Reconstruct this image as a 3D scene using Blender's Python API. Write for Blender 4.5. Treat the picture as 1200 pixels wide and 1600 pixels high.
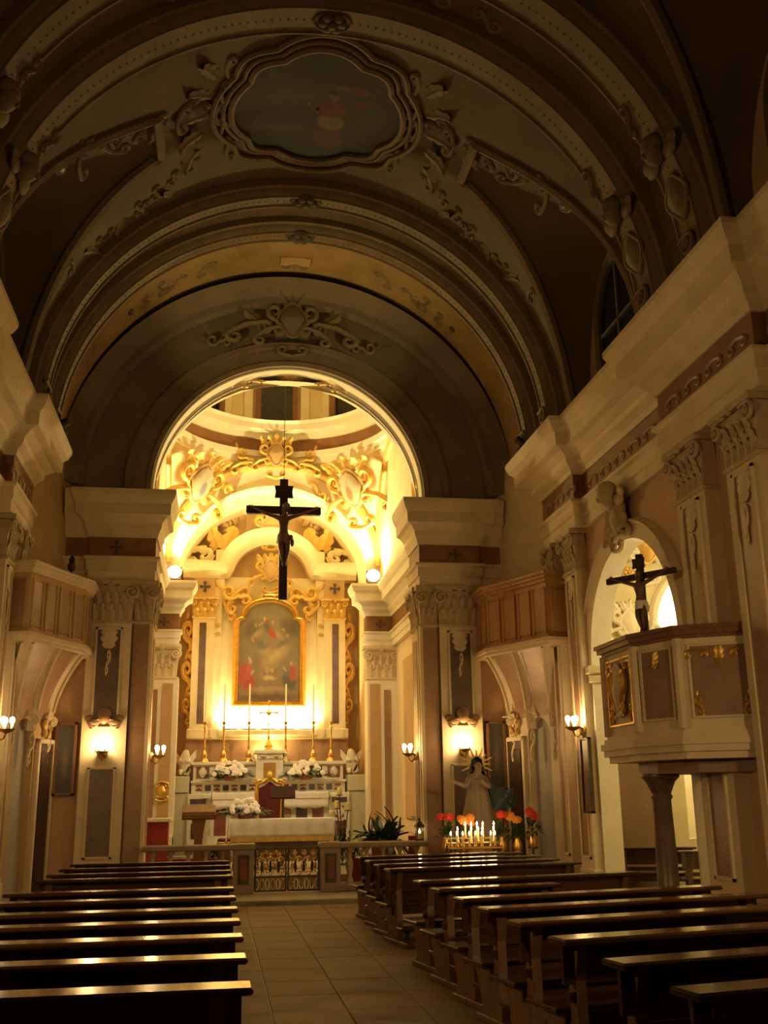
import bpy, math, random
from math import sin, cos, pi, sqrt, radians as R
from mathutils import Vector, Matrix

for o in list(bpy.data.objects):
    bpy.data.objects.remove(o, do_unlink=True)
SC = bpy.context.scene
COL = SC.collection

# ---------------------------------------------------------------- camera
def make_camera():
    f, yaw, pitch, roll = 1618.0, R(9.0), R(15.4), R(-0.8)
    fwd = Vector((sin(yaw) * cos(pitch), cos(yaw) * cos(pitch), sin(pitch)))
    rt = Vector((cos(yaw), -sin(yaw), 0))
    up = rt.cross(fwd)
    r2 = rt * cos(roll) + up * sin(roll)
    u2 = up * cos(roll) - rt * sin(roll)
    cam = bpy.data.cameras.new('camera')
    cam.sensor_fit = 'VERTICAL'
    cam.sensor_height = 36.0
    cam.lens = 36.0 * f / 1600.0
    cam.clip_start = 0.05
    cam.clip_end = 200
    co = bpy.data.objects.new('camera', cam)
    COL.objects.link(co)
    m = Matrix((r2, u2, -fwd)).transposed().to_4x4()
    m.translation = (-1.265, 0.0, 1.70)
    co.matrix_world = m
    SC.camera = co
make_camera()

# ---------------------------------------------------------------- world and exposure: night outside
w = bpy.data.worlds.new('night')
SC.world = w
w.use_nodes = True
w.node_tree.nodes['Background'].inputs[0].default_value = (0.10, 0.13, 0.20, 1)
w.node_tree.nodes['Background'].inputs[1].default_value = 0.02
SC.view_settings.view_transform = 'Standard'
SC.view_settings.look = 'None'
SC.view_settings.gamma = 1.0
SC.view_settings.use_curve_mapping = False
SC.view_settings.exposure = 0.0
SC.cycles.use_denoising = True
SC.cycles.max_bounces = 8
SC.cycles.diffuse_bounces = 5
SC.cycles.sample_clamp_indirect = 6.0

WARM = (1.0, 0.62, 0.23)
WARM2 = (1.0, 0.76, 0.29)
LAMPS = {'sconce': 20.0, 'chancel_spot': 1000.0, 'altar_strip': 230.0, 'chapel': 120.0,
         'candle': 2.0, 'niche': 420.0, 'rear': 430.0, 'band': 260.0, 'sanctuary': 600.0}  # rear, band and sanctuary power the added lamps

random.seed(7)

# ---------------------------------------------------------------- materials
MATS = {}
def nt_new(name):
    m = bpy.data.materials.new(name)
    m.use_nodes = True
    nt = m.node_tree
    return m, nt, nt.nodes['Principled BSDF']

def mat(name, c, rough=0.7, metal=0.0, var=0.12, scale=3.0, bump=0.15, bscale=None, c2=None, coat=0.0, stretch=(1, 1, 1), detail=6.0, spec=0.5):
    if name in MATS:
        return MATS[name]
    m, nt, b = nt_new(name)
    b.inputs['Roughness'].default_value = rough
    b.inputs['Metallic'].default_value = metal
    b.inputs['Specular IOR Level'].default_value = spec
    if coat:
        b.inputs['Coat Weight'].default_value = coat
        b.inputs['Coat Roughness'].default_value = 0.12
    tc = nt.nodes.new('ShaderNodeTexCoord')
    mp = nt.nodes.new('ShaderNodeMapping')
    mp.inputs['Scale'].default_value = stretch
    nt.links.new(tc.outputs['Object'], mp.inputs[0])
    no = nt.nodes.new('ShaderNodeTexNoise')
    no.inputs['Scale'].default_value = scale
    no.inputs['Detail'].default_value = detail
    no.inputs['Roughness'].default_value = 0.62
    nt.links.new(mp.outputs[0], no.inputs['Vector'])
    rp = nt.nodes.new('ShaderNodeValToRGB')
    rp.color_ramp.elements[0].position = 0.28
    rp.color_ramp.elements[1].position = 0.72
    if c2 is None:
        a = [max(0, x * (1 - var)) for x in c]
        d = [min(1, x * (1 + var)) for x in c]
    else:
        a, d = c, c2
    rp.color_ramp.elements[0].color = (*a, 1)
    rp.color_ramp.elements[1].color = (*d, 1)
    nt.links.new(no.outputs[0], rp.inputs[0])
    nt.links.new(rp.outputs[0], b.inputs['Base Color'])
    if bump:
        n2 = nt.nodes.new('ShaderNodeTexNoise')
        n2.inputs['Scale'].default_value = bscale or scale * 6
        n2.inputs['Detail'].default_value = 4
        nt.links.new(mp.outputs[0], n2.inputs['Vector'])
        bp = nt.nodes.new('ShaderNodeBump')
        bp.inputs['Strength'].default_value = bump
        bp.inputs['Distance'].default_value = 0.02
        nt.links.new(n2.outputs[0], bp.inputs['Height'])
        nt.links.new(bp.outputs[0], b.inputs['Normal'])
    MATS[name] = m
    return m

def emit(name, c, s):
    if name in MATS:
        return MATS[name]
    m, nt, b = nt_new(name)
    b.inputs['Base Color'].default_value = (*c, 1)
    b.inputs['Emission Color'].default_value = (*c, 1)
    b.inputs['Emission Strength'].default_value = s
    MATS[name] = m
    return m

def painted(name, base, top, shapes, rough=0.5, blotch=0.5, bl_scale=5.0):
    """flat print: a picture of soft blurred ellipses in UV space (u, v, ru, rv, colour, softness, angle)"""
    m, nt, b = nt_new(name)
    b.inputs['Roughness'].default_value = rough
    L = nt.links.new
    uv = nt.nodes.new('ShaderNodeTexCoord')
    sep = nt.nodes.new('ShaderNodeSeparateXYZ')
    no = nt.nodes.new('ShaderNodeTexNoise'); no.inputs['Scale'].default_value = bl_scale; no.inputs['Detail'].default_value = 5
    L(uv.outputs['UV'], no.inputs['Vector'])
    off = nt.nodes.new('ShaderNodeVectorMath'); off.operation = 'MULTIPLY_ADD'
    L(no.outputs['Color'], off.inputs[0]); off.inputs[1].default_value = (0.07, 0.07, 0); 
    sub = nt.nodes.new('ShaderNodeVectorMath'); sub.operation = 'SUBTRACT'
    L(uv.outputs['UV'], sub.inputs[0]); sub.inputs[1].default_value = (0.035, 0.035, 0)
    L(sub.outputs[0], off.inputs[2])
    L(off.outputs[0], sep.inputs[0])
    g = nt.nodes.new('ShaderNodeMix'); g.data_type = 'RGBA'
    L(sep.outputs[1], g.inputs['Factor'])
    g.inputs['A'].default_value = (*base, 1); g.inputs['B'].default_value = (*top, 1)
    cur = g.outputs['Result']
    for (u, v, ru, rv, c, soft, ang) in shapes:
        mp = nt.nodes.new('ShaderNodeMapping'); mp.vector_type = 'TEXTURE'
        mp.inputs['Location'].default_value = (u, v, 0)
        mp.inputs['Rotation'].default_value = (0, 0, R(ang))
        mp.inputs['Scale'].default_value = (ru, rv, 1)
        L(off.outputs[0], mp.inputs[0])
        ln = nt.nodes.new('ShaderNodeVectorMath'); ln.operation = 'LENGTH'
        L(mp.outputs[0], ln.inputs[0])
        mr = nt.nodes.new('ShaderNodeMapRange')
        mr.inputs['From Min'].default_value = 1.0; mr.inputs['From Max'].default_value = 1.0 - soft
        L(ln.outputs['Value'], mr.inputs['Value'])
        mx = nt.nodes.new('ShaderNodeMix'); mx.data_type = 'RGBA'
        L(mr.outputs[0], mx.inputs['Factor']); L(cur, mx.inputs['A']); mx.inputs['B'].default_value = (*c, 1)
        cur = mx.outputs['Result']
    n2 = nt.nodes.new('ShaderNodeTexNoise'); n2.inputs['Scale'].default_value = 9; n2.inputs['Detail'].default_value = 8
    L(uv.outputs['UV'], n2.inputs['Vector'])
    mr = nt.nodes.new('ShaderNodeMapRange'); mr.inputs['To Min'].default_value = 1 - blotch; mr.inputs['To Max'].default_value = 1 + blotch
    L(n2.outputs[0], mr.inputs['Value'])
    mu = nt.nodes.new('ShaderNodeVectorMath'); mu.operation = 'SCALE'
    L(cur, mu.inputs[0]); L(mr.outputs[0], mu.inputs['Scale'])
    L(mu.outputs[0], b.inputs['Base Color'])
    return m

M_CREAM = mat('cream_stucco', (0.70, 0.59, 0.41), 0.75, var=0.10, scale=2.0, bump=0.12)
M_WHITE = mat('white_stucco', (0.84, 0.79, 0.66), 0.7, var=0.07, scale=2.0, bump=0.1)
M_PINK = mat('rose_plaster', (0.52, 0.34, 0.21), 0.8, var=0.14, scale=1.3, bump=0.12)
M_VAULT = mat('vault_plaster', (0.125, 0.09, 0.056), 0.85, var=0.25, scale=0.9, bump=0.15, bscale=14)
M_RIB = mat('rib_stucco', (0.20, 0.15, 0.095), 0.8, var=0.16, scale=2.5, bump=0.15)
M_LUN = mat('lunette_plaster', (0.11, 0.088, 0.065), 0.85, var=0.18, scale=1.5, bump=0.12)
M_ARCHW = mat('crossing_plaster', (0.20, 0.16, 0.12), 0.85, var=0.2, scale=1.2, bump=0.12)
M_FRIEZE = mat('brown_frieze', (0.24, 0.11, 0.045), 0.6, var=0.25, scale=3.0, bump=0.08)
M_BRMARB = mat('brown_marble', (0.26, 0.145, 0.08), 0.4, c2=(0.42, 0.26, 0.155), scale=2.2, bump=0.03, detail=9)
M_DKPAN = mat('dark_marble_panel', (0.09, 0.055, 0.04), 0.35, c2=(0.20, 0.13, 0.09), scale=3.0, bump=0.03, detail=9)
M_CAP = mat('capital_stucco', (0.50, 0.39, 0.25), 0.65, var=0.2, scale=6, bump=0.15)
M_GREYPL = mat('grey_plaster', (0.40, 0.37, 0.33), 0.8, var=0.1, scale=2, bump=0.1)
M_CHAN = mat('chancel_plaster', (0.80, 0.68, 0.46), 0.75, var=0.1, scale=1.5, bump=0.1)
M_OCHRE = mat('ochre_plaster', (0.54, 0.37, 0.19), 0.8, var=0.12, scale=1.5, bump=0.1)
M_GOLD = mat('gilding', (0.80, 0.52, 0.14), 0.32, metal=0.85, var=0.2, scale=9, bump=0.2, bscale=30)
M_GILT = mat('gilded_stucco', (0.66, 0.44, 0.13), 0.45, metal=0.35, var=0.22, scale=8, bump=0.2, bscale=30)
M_BRASS = mat('brass', (0.72, 0.48, 0.16), 0.28, metal=1.0, var=0.1, scale=12, bump=0.05)
M_PEW = mat('varnished_walnut', (0.045, 0.020, 0.009), 0.17, var=0.35, scale=4, bump=0.05, stretch=(0.4, 6, 6), bscale=18, coat=0.5)
M_PEW2 = mat('worn_walnut', (0.11, 0.055, 0.026), 0.42, var=0.3, scale=4, bump=0.06, stretch=(4, 4, 0.6), bscale=18)
M_WOOD = mat('red_oak', (0.17, 0.07, 0.028), 0.4, var=0.3, scale=3.5, bump=0.06, stretch=(6, 6, 0.5), bscale=14)
M_BALC = mat('painted_wood', (0.40, 0.22, 0.09), 0.45, var=0.25, scale=3.5, bump=0.06, stretch=(6, 6, 0.5), bscale=14)
M_BALC2 = mat('pale_wood', (0.48, 0.28, 0.125), 0.45, var=0.2, scale=3.5, bump=0.05, stretch=(6, 6, 0.5), bscale=14)
M_DKWOOD = mat('dark_wood', (0.05, 0.024, 0.012), 0.4, var=0.3, scale=6, bump=0.05)
M_CORPUS = mat('dark_carved_wood', (0.14, 0.075, 0.035), 0.45, var=0.25, scale=9, bump=0.08)
M_STONE = mat('step_stone', (0.30, 0.26, 0.21), 0.55, var=0.15, scale=3, bump=0.06)
M_MARBLEW = mat('pale_marble', (0.66, 0.63, 0.52), 0.3, c2=(0.82, 0.79, 0.68), scale=2.5, bump=0.0, detail=10)
M_MARBLEG = mat('greenish_marble', (0.54, 0.53, 0.40), 0.32, c2=(0.66, 0.64, 0.50), scale=2.0, bump=0.0, detail=10)
M_INLAY = mat('dark_inlay', (0.05, 0.045, 0.045), 0.25, c2=(0.12, 0.09, 0.09), scale=5, bump=0.0)
M_INLAYR = mat('red_inlay', (0.16, 0.045, 0.035), 0.25, c2=(0.28, 0.10, 0.07), scale=5, bump=0.0)
M_RAIL = mat('rail_stone', (0.28, 0.20, 0.13), 0.5, var=0.15, scale=3, bump=0.06)
M_LINEN = mat('linen', (0.78, 0.75, 0.68), 0.9, var=0.05, scale=6, bump=0.2, bscale=60)
M_LACE = mat('lace', (0.70, 0.66, 0.60), 0.9, var=0.18, scale=40, bump=0.3, bscale=60)
M_VELVET = mat('red_velvet', (0.10, 0.012, 0.012), 0.85, var=0.2, scale=6, bump=0.1)
M_RED = mat('red_cloth', (0.26, 0.028, 0.018), 0.8, var=0.2, scale=6, bump=0.1)
M_LEAF = mat('dark_green_leaf', (0.025, 0.06, 0.018), 0.45, var=0.4, scale=6, bump=0.05)
M_PETAL = mat('white_petal', (0.82, 0.76, 0.72), 0.7, var=0.06, scale=8, bump=0.0)
M_ORANGE = mat('orange_petal', (0.80, 0.30, 0.05), 0.7, var=0.1, scale=8, bump=0.0)
M_REDP = mat('red_petal', (0.75, 0.06, 0.04), 0.7, var=0.1, scale=8, bump=0.0)
M_WAX = mat('candle_wax', (0.82, 0.74, 0.50), 0.5, var=0.04, scale=6, bump=0.0)
M_IRON = mat('wrought_iron', (0.07, 0.055, 0.04), 0.45, metal=0.7, var=0.3, scale=8, bump=0.1)
M_GLASS = mat('night_glass', (0.012, 0.014, 0.018), 0.12, var=0.2, scale=3, bump=0.05)
M_BULB = emit('lit_bulb', (1.0, 0.70, 0.34), 34.0)
M_FLAME = emit('candle_flame', (1.0, 0.72, 0.34), 30.0)
M_SKIN = mat('painted_flesh', (0.36, 0.24, 0.17), 0.5, var=0.08, scale=6, bump=0.0)
M_BLUE = mat('blue_mantle', (0.045, 0.075, 0.09), 0.55, var=0.2, scale=5, bump=0.05)
M_ROSE = mat('pale_rose_robe', (0.27, 0.20, 0.155), 0.6, var=0.12, scale=5, bump=0.05)
M_SOIL = mat('terracotta', (0.32, 0.12, 0.06), 0.7, var=0.15, scale=6, bump=0.1)
M_WHITEP = mat('white_paint', (0.75, 0.74, 0.70), 0.5, var=0.04, scale=6, bump=0.0)

# ---------------------------------------------------------------- mesh helpers
class MB:
    def __init__(s):
        s.v = []; s.f = []; s.uv = None
    def add(s, vs, fs):
        n = len(s.v)
        s.v += [tuple(v) for v in vs]
        s.f += [tuple(i + n for i in f) for f in fs]
        return s
    def box(s, x0, x1, y0, y1, z0, z1, c=0.0):
        if x0 > x1: x0, x1 = x1, x0
        if y0 > y1: y0, y1 = y1, y0
        if c <= 0:
            return s.add([(x0, y0, z0), (x1, y0, z0), (x1, y1, z0), (x0, y1, z0), (x0, y0, z1), (x1, y0, z1), (x1, y1, z1), (x0, y1, z1)],
                         [(3, 2, 1, 0), (4, 5, 6, 7), (0, 1, 5, 4), (1, 2, 6, 5), (2, 3, 7, 6), (3, 0, 4, 7)])
        def ring(d, z):
            return [(x0 + d, y0 + d, z), (x1 - d, y0 + d, z), (x1 - d, y1 - d, z), (x0 + d, y1 - d, z)]
        rs = ring(c, z0) + ring(0, z0 + c) + ring(0, z1 - c) + ring(c, z1)
        fs = [(3, 2, 1, 0), (12, 13, 14, 15)]
        for k in range(3):
            for i in range(4):
                j = (i + 1) % 4
                fs.append((k * 4 + i, k * 4 + j, k * 4 + 4 + j, k * 4 + 4 + i))
        return s.add(rs, fs)
    def extrude(s, poly, vec):
        """poly: 3D points of a planar outline, swept by vec"""
        n = len(poly)
        vec = Vector(vec)
        vs = [Vector(p) for p in poly] + [Vector(p) + vec for p in poly]
        fs = [tuple(range(n - 1, -1, -1)), tuple(range(n, 2 * n))]
        for i in range(n):
            j = (i + 1) % n
            fs.append((i, j, n + j, n + i))
        return s.add(vs, fs)
    def grid(s, P, closed_u=False, closed_v=False):
        """P[i][j] 3D points"""
        a, b = len(P), len(P[0])
        n = len(s.v)
        for row in P:
            s.v += [tuple(p) for p in row]
        for i in range(a if closed_u else a - 1):
            for j in range(b if closed_v else b - 1):
                i2, j2 = (i + 1) % a, (j + 1) % b
                s.f.append((n + i * b + j, n + i2 * b + j, n + i2 * b + j2, n + i * b + j2))
        return s
    def lathe(s, prof, n=16, c=(0, 0, 0), a0=0.0, a1=2 * pi):
        full = abs(a1 - a0 - 2 * pi) < 1e-6
        k = n if full else n + 1
        P = []
        for i in range(k):
            a = a0 + (a1 - a0) * i / n
            P.append([(c[0] + r * cos(a), c[1] + r * sin(a), c[2] + z) for r, z in prof])
        return s.grid(P, closed_u=full)
    def tube(s, path, rad, n=6, flat=1.0, up=None, caps=True, closed=False):
        path = [Vector(p) for p in path]
        m = len(path)
        if not isinstance(rad, (list, tuple)):
            rad = [rad] * m
        P = []
        ref = Vector(up) if up else None
        prev = None
        for i, p in enumerate(path):
            if closed:
                t = path[(i + 1) % m] - path[i - 1]
            else:
                t = path[min(i + 1, m - 1)] - path[max(i - 1, 0)]
            if t.length < 1e-9: t = Vector((0, 0, 1))
            t.normalize()
            if ref is not None:
                a = ref - t * ref.dot(t)
            elif prev is not None:
                a = prev - t * prev.dot(t)
            else:
                a = (Vector((0, 0, 1)) if abs(t.z) < 0.9 else Vector((1, 0, 0)))
                a = a - t * a.dot(t)
            if a.length < 1e-6: a = t.orthogonal()
            a.normalize(); prev = a
            b = t.cross(a)
            P.append([p + a * (cos(2 * pi * k / n) * rad[i] * flat) + b * (sin(2 * pi * k / n) * rad[i]) for k in range(n)])
        base = len(s.v)
        s.grid(P, closed_u=closed, closed_v=True)
        if caps and not closed:
            s.f.append(tuple(base + k for k in range(n - 1, -1, -1)))
            s.f.append(tuple(base + (m - 1) * n + k for k in range(n)))
        return s
    def ellipsoid(s, c, r, nu=10, nv=6, half=None):
        P = []
        for i in range(nu):
            a = 2 * pi * i / nu
            row = []
            for j in range(nv + 1):
                b = -pi / 2 + pi * j / nv
                row.append((c[0] + r[0] * cos(a) * cos(b), c[1] + r[1] * sin(a) * cos(b), c[2] + r[2] * sin(b)))
            P.append(row)
        return s.grid(P, closed_u=True)
    def cornice(s, path, prof, close=False):
        """horizontal moulding: path of (x, y); the outward side is to the LEFT of travel; prof closed list of (out, z)"""
        n = len(path)
        P = []
        for i in range(n):
            p = Vector(path[i])
            d0 = (p - Vector(path[i - 1])).normalized() if (i > 0 or close) else None
            d1 = (Vector(path[(i + 1) % n]) - p).normalized() if (i < n - 1 or close) else None
            if d0 is None: d0 = d1
            if d1 is None: d1 = d0
            n0 = Vector((-d0.y, d0.x)); n1 = Vector((-d1.y, d1.x))
            mv = n0 + n1
            if mv.length < 1e-6: mv = n0.copy()
            mv = mv / max(0.2, mv.dot(n0))
            P.append([(p.x + mv.x * o, p.y + mv.y * o, z) for o, z in prof])
        base = len(s.v); k = len(prof)
        s.grid(P, closed_u=close, closed_v=True)
        if not close:
            s.f.append(tuple(base + q for q in range(k - 1, -1, -1)))
            s.f.append(tuple(base + (n - 1) * k + q for q in range(k)))
        return s
    def archband(s, cx, cz, y, prof, a0=0.0, a1=pi, n=40, er=1.0):
        """moulding around an arch in the XZ plane: prof closed list of (radius, dy)"""
        P = []
        for i in range(n + 1):
            a = a0 + (a1 - a0) * i / n
            P.append([(cx + r * cos(a), y + dy, cz + r * sin(a) * er) for r, dy in prof])
        base = len(s.v); k = len(prof)
        s.grid(P, closed_v=True)
        s.f.append(tuple(base + q for q in range(k - 1, -1, -1)))
        s.f.append(tuple(base + n * k + q for q in range(k)))
        return s
    def mesh(s, name, m, smooth=35):
        me = bpy.data.meshes.new(name)
        me.from_pydata(s.v, [], s.f)
        me.materials.append(m)
        if smooth:
            me.polygons.foreach_set('use_smooth', [True] * len(me.polygons))
            me.set_sharp_from_angle(angle=R(smooth))
        me.update()
        return me
    def build(s, name, m, parent=None, smooth=35, fix=True):
        me = s.mesh(name, m, smooth)
        if fix:
            import bmesh
            bm = bmesh.new(); bm.from_mesh(me)
            bmesh.ops.recalc_face_normals(bm, faces=bm.faces)
            bm.to_mesh(me); bm.free()
            if smooth: me.set_sharp_from_angle(angle=R(smooth))
        return link(name, me, parent)

def link(name, me, parent=None):
    o = bpy.data.objects.new(name, me)
    COL.objects.link(o)
    if parent is not None:
        o.parent = parent
    return o

def place(o, loc=(0, 0, 0), rot=(0, 0, 0), sc=1.0):
    o.location = loc
    o.rotation_euler = rot
    o.scale = (sc, sc, sc) if not isinstance(sc, (tuple, list)) else sc
    return o

def thing(name, label, cat, loc=(0, 0, 0), rz=0.0, group=None):
    o = bpy.data.objects.new(name, None)
    COL.objects.link(o)
    o.location = loc; o.rotation_euler = (0, 0, rz)
    o.empty_display_size = 0.1
    return tag(o, label, cat, group)

def tag(o, label, cat, group=None):
    o['label'] = label; o['category'] = cat
    if group: o['group'] = group
    return o

def struct(o, label=None, cat=None):
    o['kind'] = 'structure'
    if label: o['label'] = label
    if cat: o['category'] = cat
    return o

def sroot(name, label, cat, loc=(0, 0, 0), rz=0.0):
    return struct(thing(name, label, cat, loc, rz))

def copy_tree(o, parent=None):
    c = o.copy(); COL.objects.link(c)
    c.parent = parent
    if parent is not None:
        c.matrix_parent_inverse = o.matrix_parent_inverse.copy()
    for ch in list(o.children):
        copy_tree(ch, c)
    return c

def add_uv(o, ax, bx):
    """planar UV over the object's own bounding box on two axes"""
    me = o.data
    vs = [v.co for v in me.vertices]
    lo = [min(v[k] for v in vs) for k in range(3)]; hi = [max(v[k] for v in vs) for k in range(3)]
    uv = me.uv_layers.new(name='uv')
    for lp in me.loops:
        c = me.vertices[lp.vertex_index].co
        uv.data[lp.index].uv = ((c[ax] - lo[ax]) / (hi[ax] - lo[ax] + 1e-9), (c[bx] - lo[bx]) / (hi[bx] - lo[bx] + 1e-9))

def lamp(name, loc, power, color=WARM, radius=0.05, parent=None, spot=None, aim=None, blend=0.6):
    d = bpy.data.lights.new(name, 'SPOT' if spot else 'POINT')
    d.energy = power; d.color = color; d.shadow_soft_size = radius
    o = bpy.data.objects.new(name, d)
    COL.objects.link(o)
    o.location = loc
    if spot:
        d.spot_size = R(spot); d.spot_blend = blend
        v = Vector(aim)
        o.rotation_euler = v.to_track_quat('-Z', 'Y').to_euler()
    if parent: o.parent = parent
    return o

# ---------------------------------------------------------------- shared ornament meshes (local: X across, -Y towards viewer, Z up)
_MC = {}
def cached(key, m, fn):
    k = (key, m.name)
    if k not in _MC:
        b = fn()
        me = b.mesh(key, m, 50)
        _MC[k] = me
    return _MC[k]

def g_leaf():
    """acanthus leaf: lobed blade with raised vein, tip curling forward"""
    b = MB(); P = []
    for i in range(15):
        t = i / 14
        env = sin(pi * min(1, 0.16 + 0.84 * t)) ** 0.75
        hw = 0.27 * env * (0.58 + 0.42 * abs(cos(4 * pi * t))) + 0.012
        row = []
        for j in range(7):
            s_ = -1 + j / 3
            zz = t - 0.16 * (abs(s_) ** 1.5) * env * (1 - t) + 0.05 * abs(s_) * t
            if t > 0.86: zz = 0.86 + (t - 0.86) * 0.3
            y = -0.03 - 0.30 * max(0, t - .25) ** 2.4 * 1.9 + 0.05 * abs(s_) - 0.05 * (1 - abs(s_)) ** 2 - 0.018 * (j % 2)
            row.append((hw * s_, y, zz))
        P.append(row)
    b.grid(P)
    return b

def spiral(cx, cz, r0, a0, turns, sgn=1, n=22, shrink=0.86):
    return [(cx + r0 * (1 - shrink * i / n) * cos(a0 + sgn * 2 * pi * turns * i / n), 0,
             cz + r0 * (1 - shrink * i / n) * sin(a0 + sgn * 2 * pi * turns * i / n)) for i in range(n + 1)]

def g_volute():
    b = MB()
    p = spiral(0, 0, 0.5, pi / 2, 1.75, -1, 26, 0.88)
    p = [(x, -0.10 - 0.14 * i / 26, z) for i, (x, y, z) in enumerate(p)]
    p = [(-0.9, -0.05, 0.5), (-0.45, -0.08, 0.52)] + p
    b.tube(p, [0.10] * 3 + [0.12 - 0.07 * i / 26 for i in range(26)], 6, up=(0, -1, 0))
    b.ellipsoid((0, -0.24, 0), (0.09, 0.07, 0.09), 8, 4)
    return b

def g_scroll():
    """an S scroll about 1 tall with leafy flanks"""
    b = MB()
    top = spiral(0.05, 0.72, 0.22, -pi / 2 + 0.2, 1.3, 1, 16, 0.8)[::-1]
    bot = spiral(-0.05, 0.20, 0.16, pi / 2, 1.2, 1, 14, 0.8)
    p = top + [(-0.02, 0, 0.46)] + bot
    n = len(p)
    b.tube(p, [0.030 + 0.055 * sin(pi * i / (n - 1)) for i in range(n)], 6, flat=1.3, up=(0, -1, 0))
    for (x, z, a, s_) in ((0.16, 0.52, -0.9, 0.30), (-0.16, 0.40, 1.0, 0.26), (0.12, 0.98, -0.3, 0.24), (0.28, 0.78, -1.3, 0.22), (-0.22, 0.10, 2.2, 0.22)):
        lf = g_leaf()
        vs = [(x + s_ * (vx * cos(a) + vz * -sin(-a) * 1), s_ * vy * 0.8, z + s_ * (-vx * sin(a) * 1 + vz * cos(a))) for vx, vy, vz in lf.v]
        b.add(vs, lf.f)
    return b

def g_cscroll():
    """C scroll lying along X, about 1 wide"""
    b = MB()
    l = spiral(-0.34, 0.10, 0.17, pi / 2 + 0.5, 1.25, 1, 14, 0.82)[::-1]
    r = spiral(0.34, 0.10, 0.17, pi / 2 - 0.5, 1.25, -1, 14, 0.82)
    mid = [(-0.2, 0, 0.30), (0, 0, 0.34), (0.2, 0, 0.30)]
    p = l + mid + r
    n = len(p)
    b.tube(p, [0.025 + 0.06 * sin(pi * i / (n - 1)) for i in range(n)], 6, flat=1.3, up=(0, -1, 0))
    return b

def g_shield():
    b = MB(); P = []
    for i in range(18):
        a = 2 * pi * i / 18
        k = 1 + 0.10 * cos(4 * a)
        P.append([(0.36 * k * cos(a) * q, -0.16 * (1 - q * q) - 0.03, 0.46 * k * sin(a) * q - 0.06 * (1 if sin(a) < -0.7 else 0) * q) for q in (1.0, 0.8, 0.5, 0.02)])
    b.grid(P, closed_u=True)
    p = [(0.39 * (1 + 0.10 * cos(4 * 2 * pi * i / 24)) * cos(2 * pi * i / 24), -0.03, 0.49 * (1 + 0.10 * cos(4 * 2 * pi * i / 24)) * sin(2 * pi * i / 24)) for i in range(24)]
    b.tube(p, 0.055, 6, closed=True)
    return b

def g_rosette():
    b = MB()
    for k in range(6):
        a = k * pi / 3
        b.ellipsoid((0.30 * cos(a), -0.06, 0.30 * sin(a)), (0.19, 0.10, 0.19), 8, 4)
    b.ellipsoid((0, -0.12, 0), (0.17, 0.12, 0.17), 8, 4)
    p = [(0.58 * cos(2 * pi * i / 24), 0, 0.46 * sin(2 * pi * i / 24)) for i in range(24)]
    b.tube(p, 0.05, 6, closed=True)
    return b

def g_head():
    b = MB()
    b.ellipsoid((0, -0.12, 0.1), (0.20, 0.20, 0.26), 10, 8)
    b.ellipsoid((0, -0.32, 0.06), (0.03, 0.05, 0.06), 6, 4)
    b.ellipsoid((0, -0.06, 0.22), (0.24, 0.22, 0.20), 10, 6)
    for s_ in (-1, 1):
        b.ellipsoid((0.34 * s_, -0.04, -0.08), (0.22, 0.07, 0.13), 8, 5)
        b.ellipsoid((0.48 * s_, -0.02, 0.04), (0.16, 0.05, 0.12), 8, 5)
    return b

GEN = {'leaf': g_leaf, 'volute': g_volute, 'scroll': g_scroll, 'c_scroll': g_cscroll, 'shield': g_shield, 'rosette': g_rosette, 'cherub_head': g_head}
def orn(kind, m, parent, loc, sc=1.0, rot=(0, 0, 0), name=None):
    o = link(name or kind, cached(kind, m, GEN[kind]), parent)
    return place(o, loc, rot, sc)

def capital(parent, x0, x1, yf, z0, z1, depth, m):
    """composite capital on a pilaster: bell, two rows of leaves, volutes, abacus; front at y = yf (facing -Y)"""
    w_, h = x1 - x0, z1 - z0
    xc = (x0 + x1) / 2
    b = MB()
    b.extrude([(x0, yf, z0), (x1, yf, z0), (x1 + .02, yf, z0 + h * .5), (x1 + .06, yf - .04, z0 + h * .86), (x0 - .06, yf - .04, z0 + h * .86), (x0 - .02, yf, z0 + h * .5)], (0, depth, 0))
    bell = b.build('capital', m, parent)
    b = MB()
    b.box(x0 - .10, x1 + .10, yf - .12, yf + depth, z0 + h * .88, z1, 0.012)
    b.build('abacus', m, bell)
    b = MB()
    b.box(x0 - .03, x1 + .03, yf - .03, yf + depth, z0 - .05, z0 + .01, 0.01)
    b.build('astragal', m, bell)
    n = max(3, round(w_ / .17))
    for k in range(n):
        orn('leaf', m, bell, (x0 + w_ * (k + .5) / n, yf - .005, z0), (w_ / n * 1.9, .30, h * .46))
    for k in range(n - 1):
        orn('leaf', m, bell, (x0 + w_ * (k + 1) / n, yf - .02, z0 + h * .30), (w_ / n * 1.7, .36, h * .44))
    vs = h * .34
    orn('volute', m, bell, (x0 + .02, yf - .05, z0 + h * .70), (-vs, vs * 1.1, vs))
    orn('volute', m, bell, (x1 - .02, yf - .05, z0 + h * .70), (vs, vs * 1.1, vs))
    orn('rosette', m, bell, (xc, yf - .10, z0 + h * .92), h * .20)
    return bell

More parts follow.
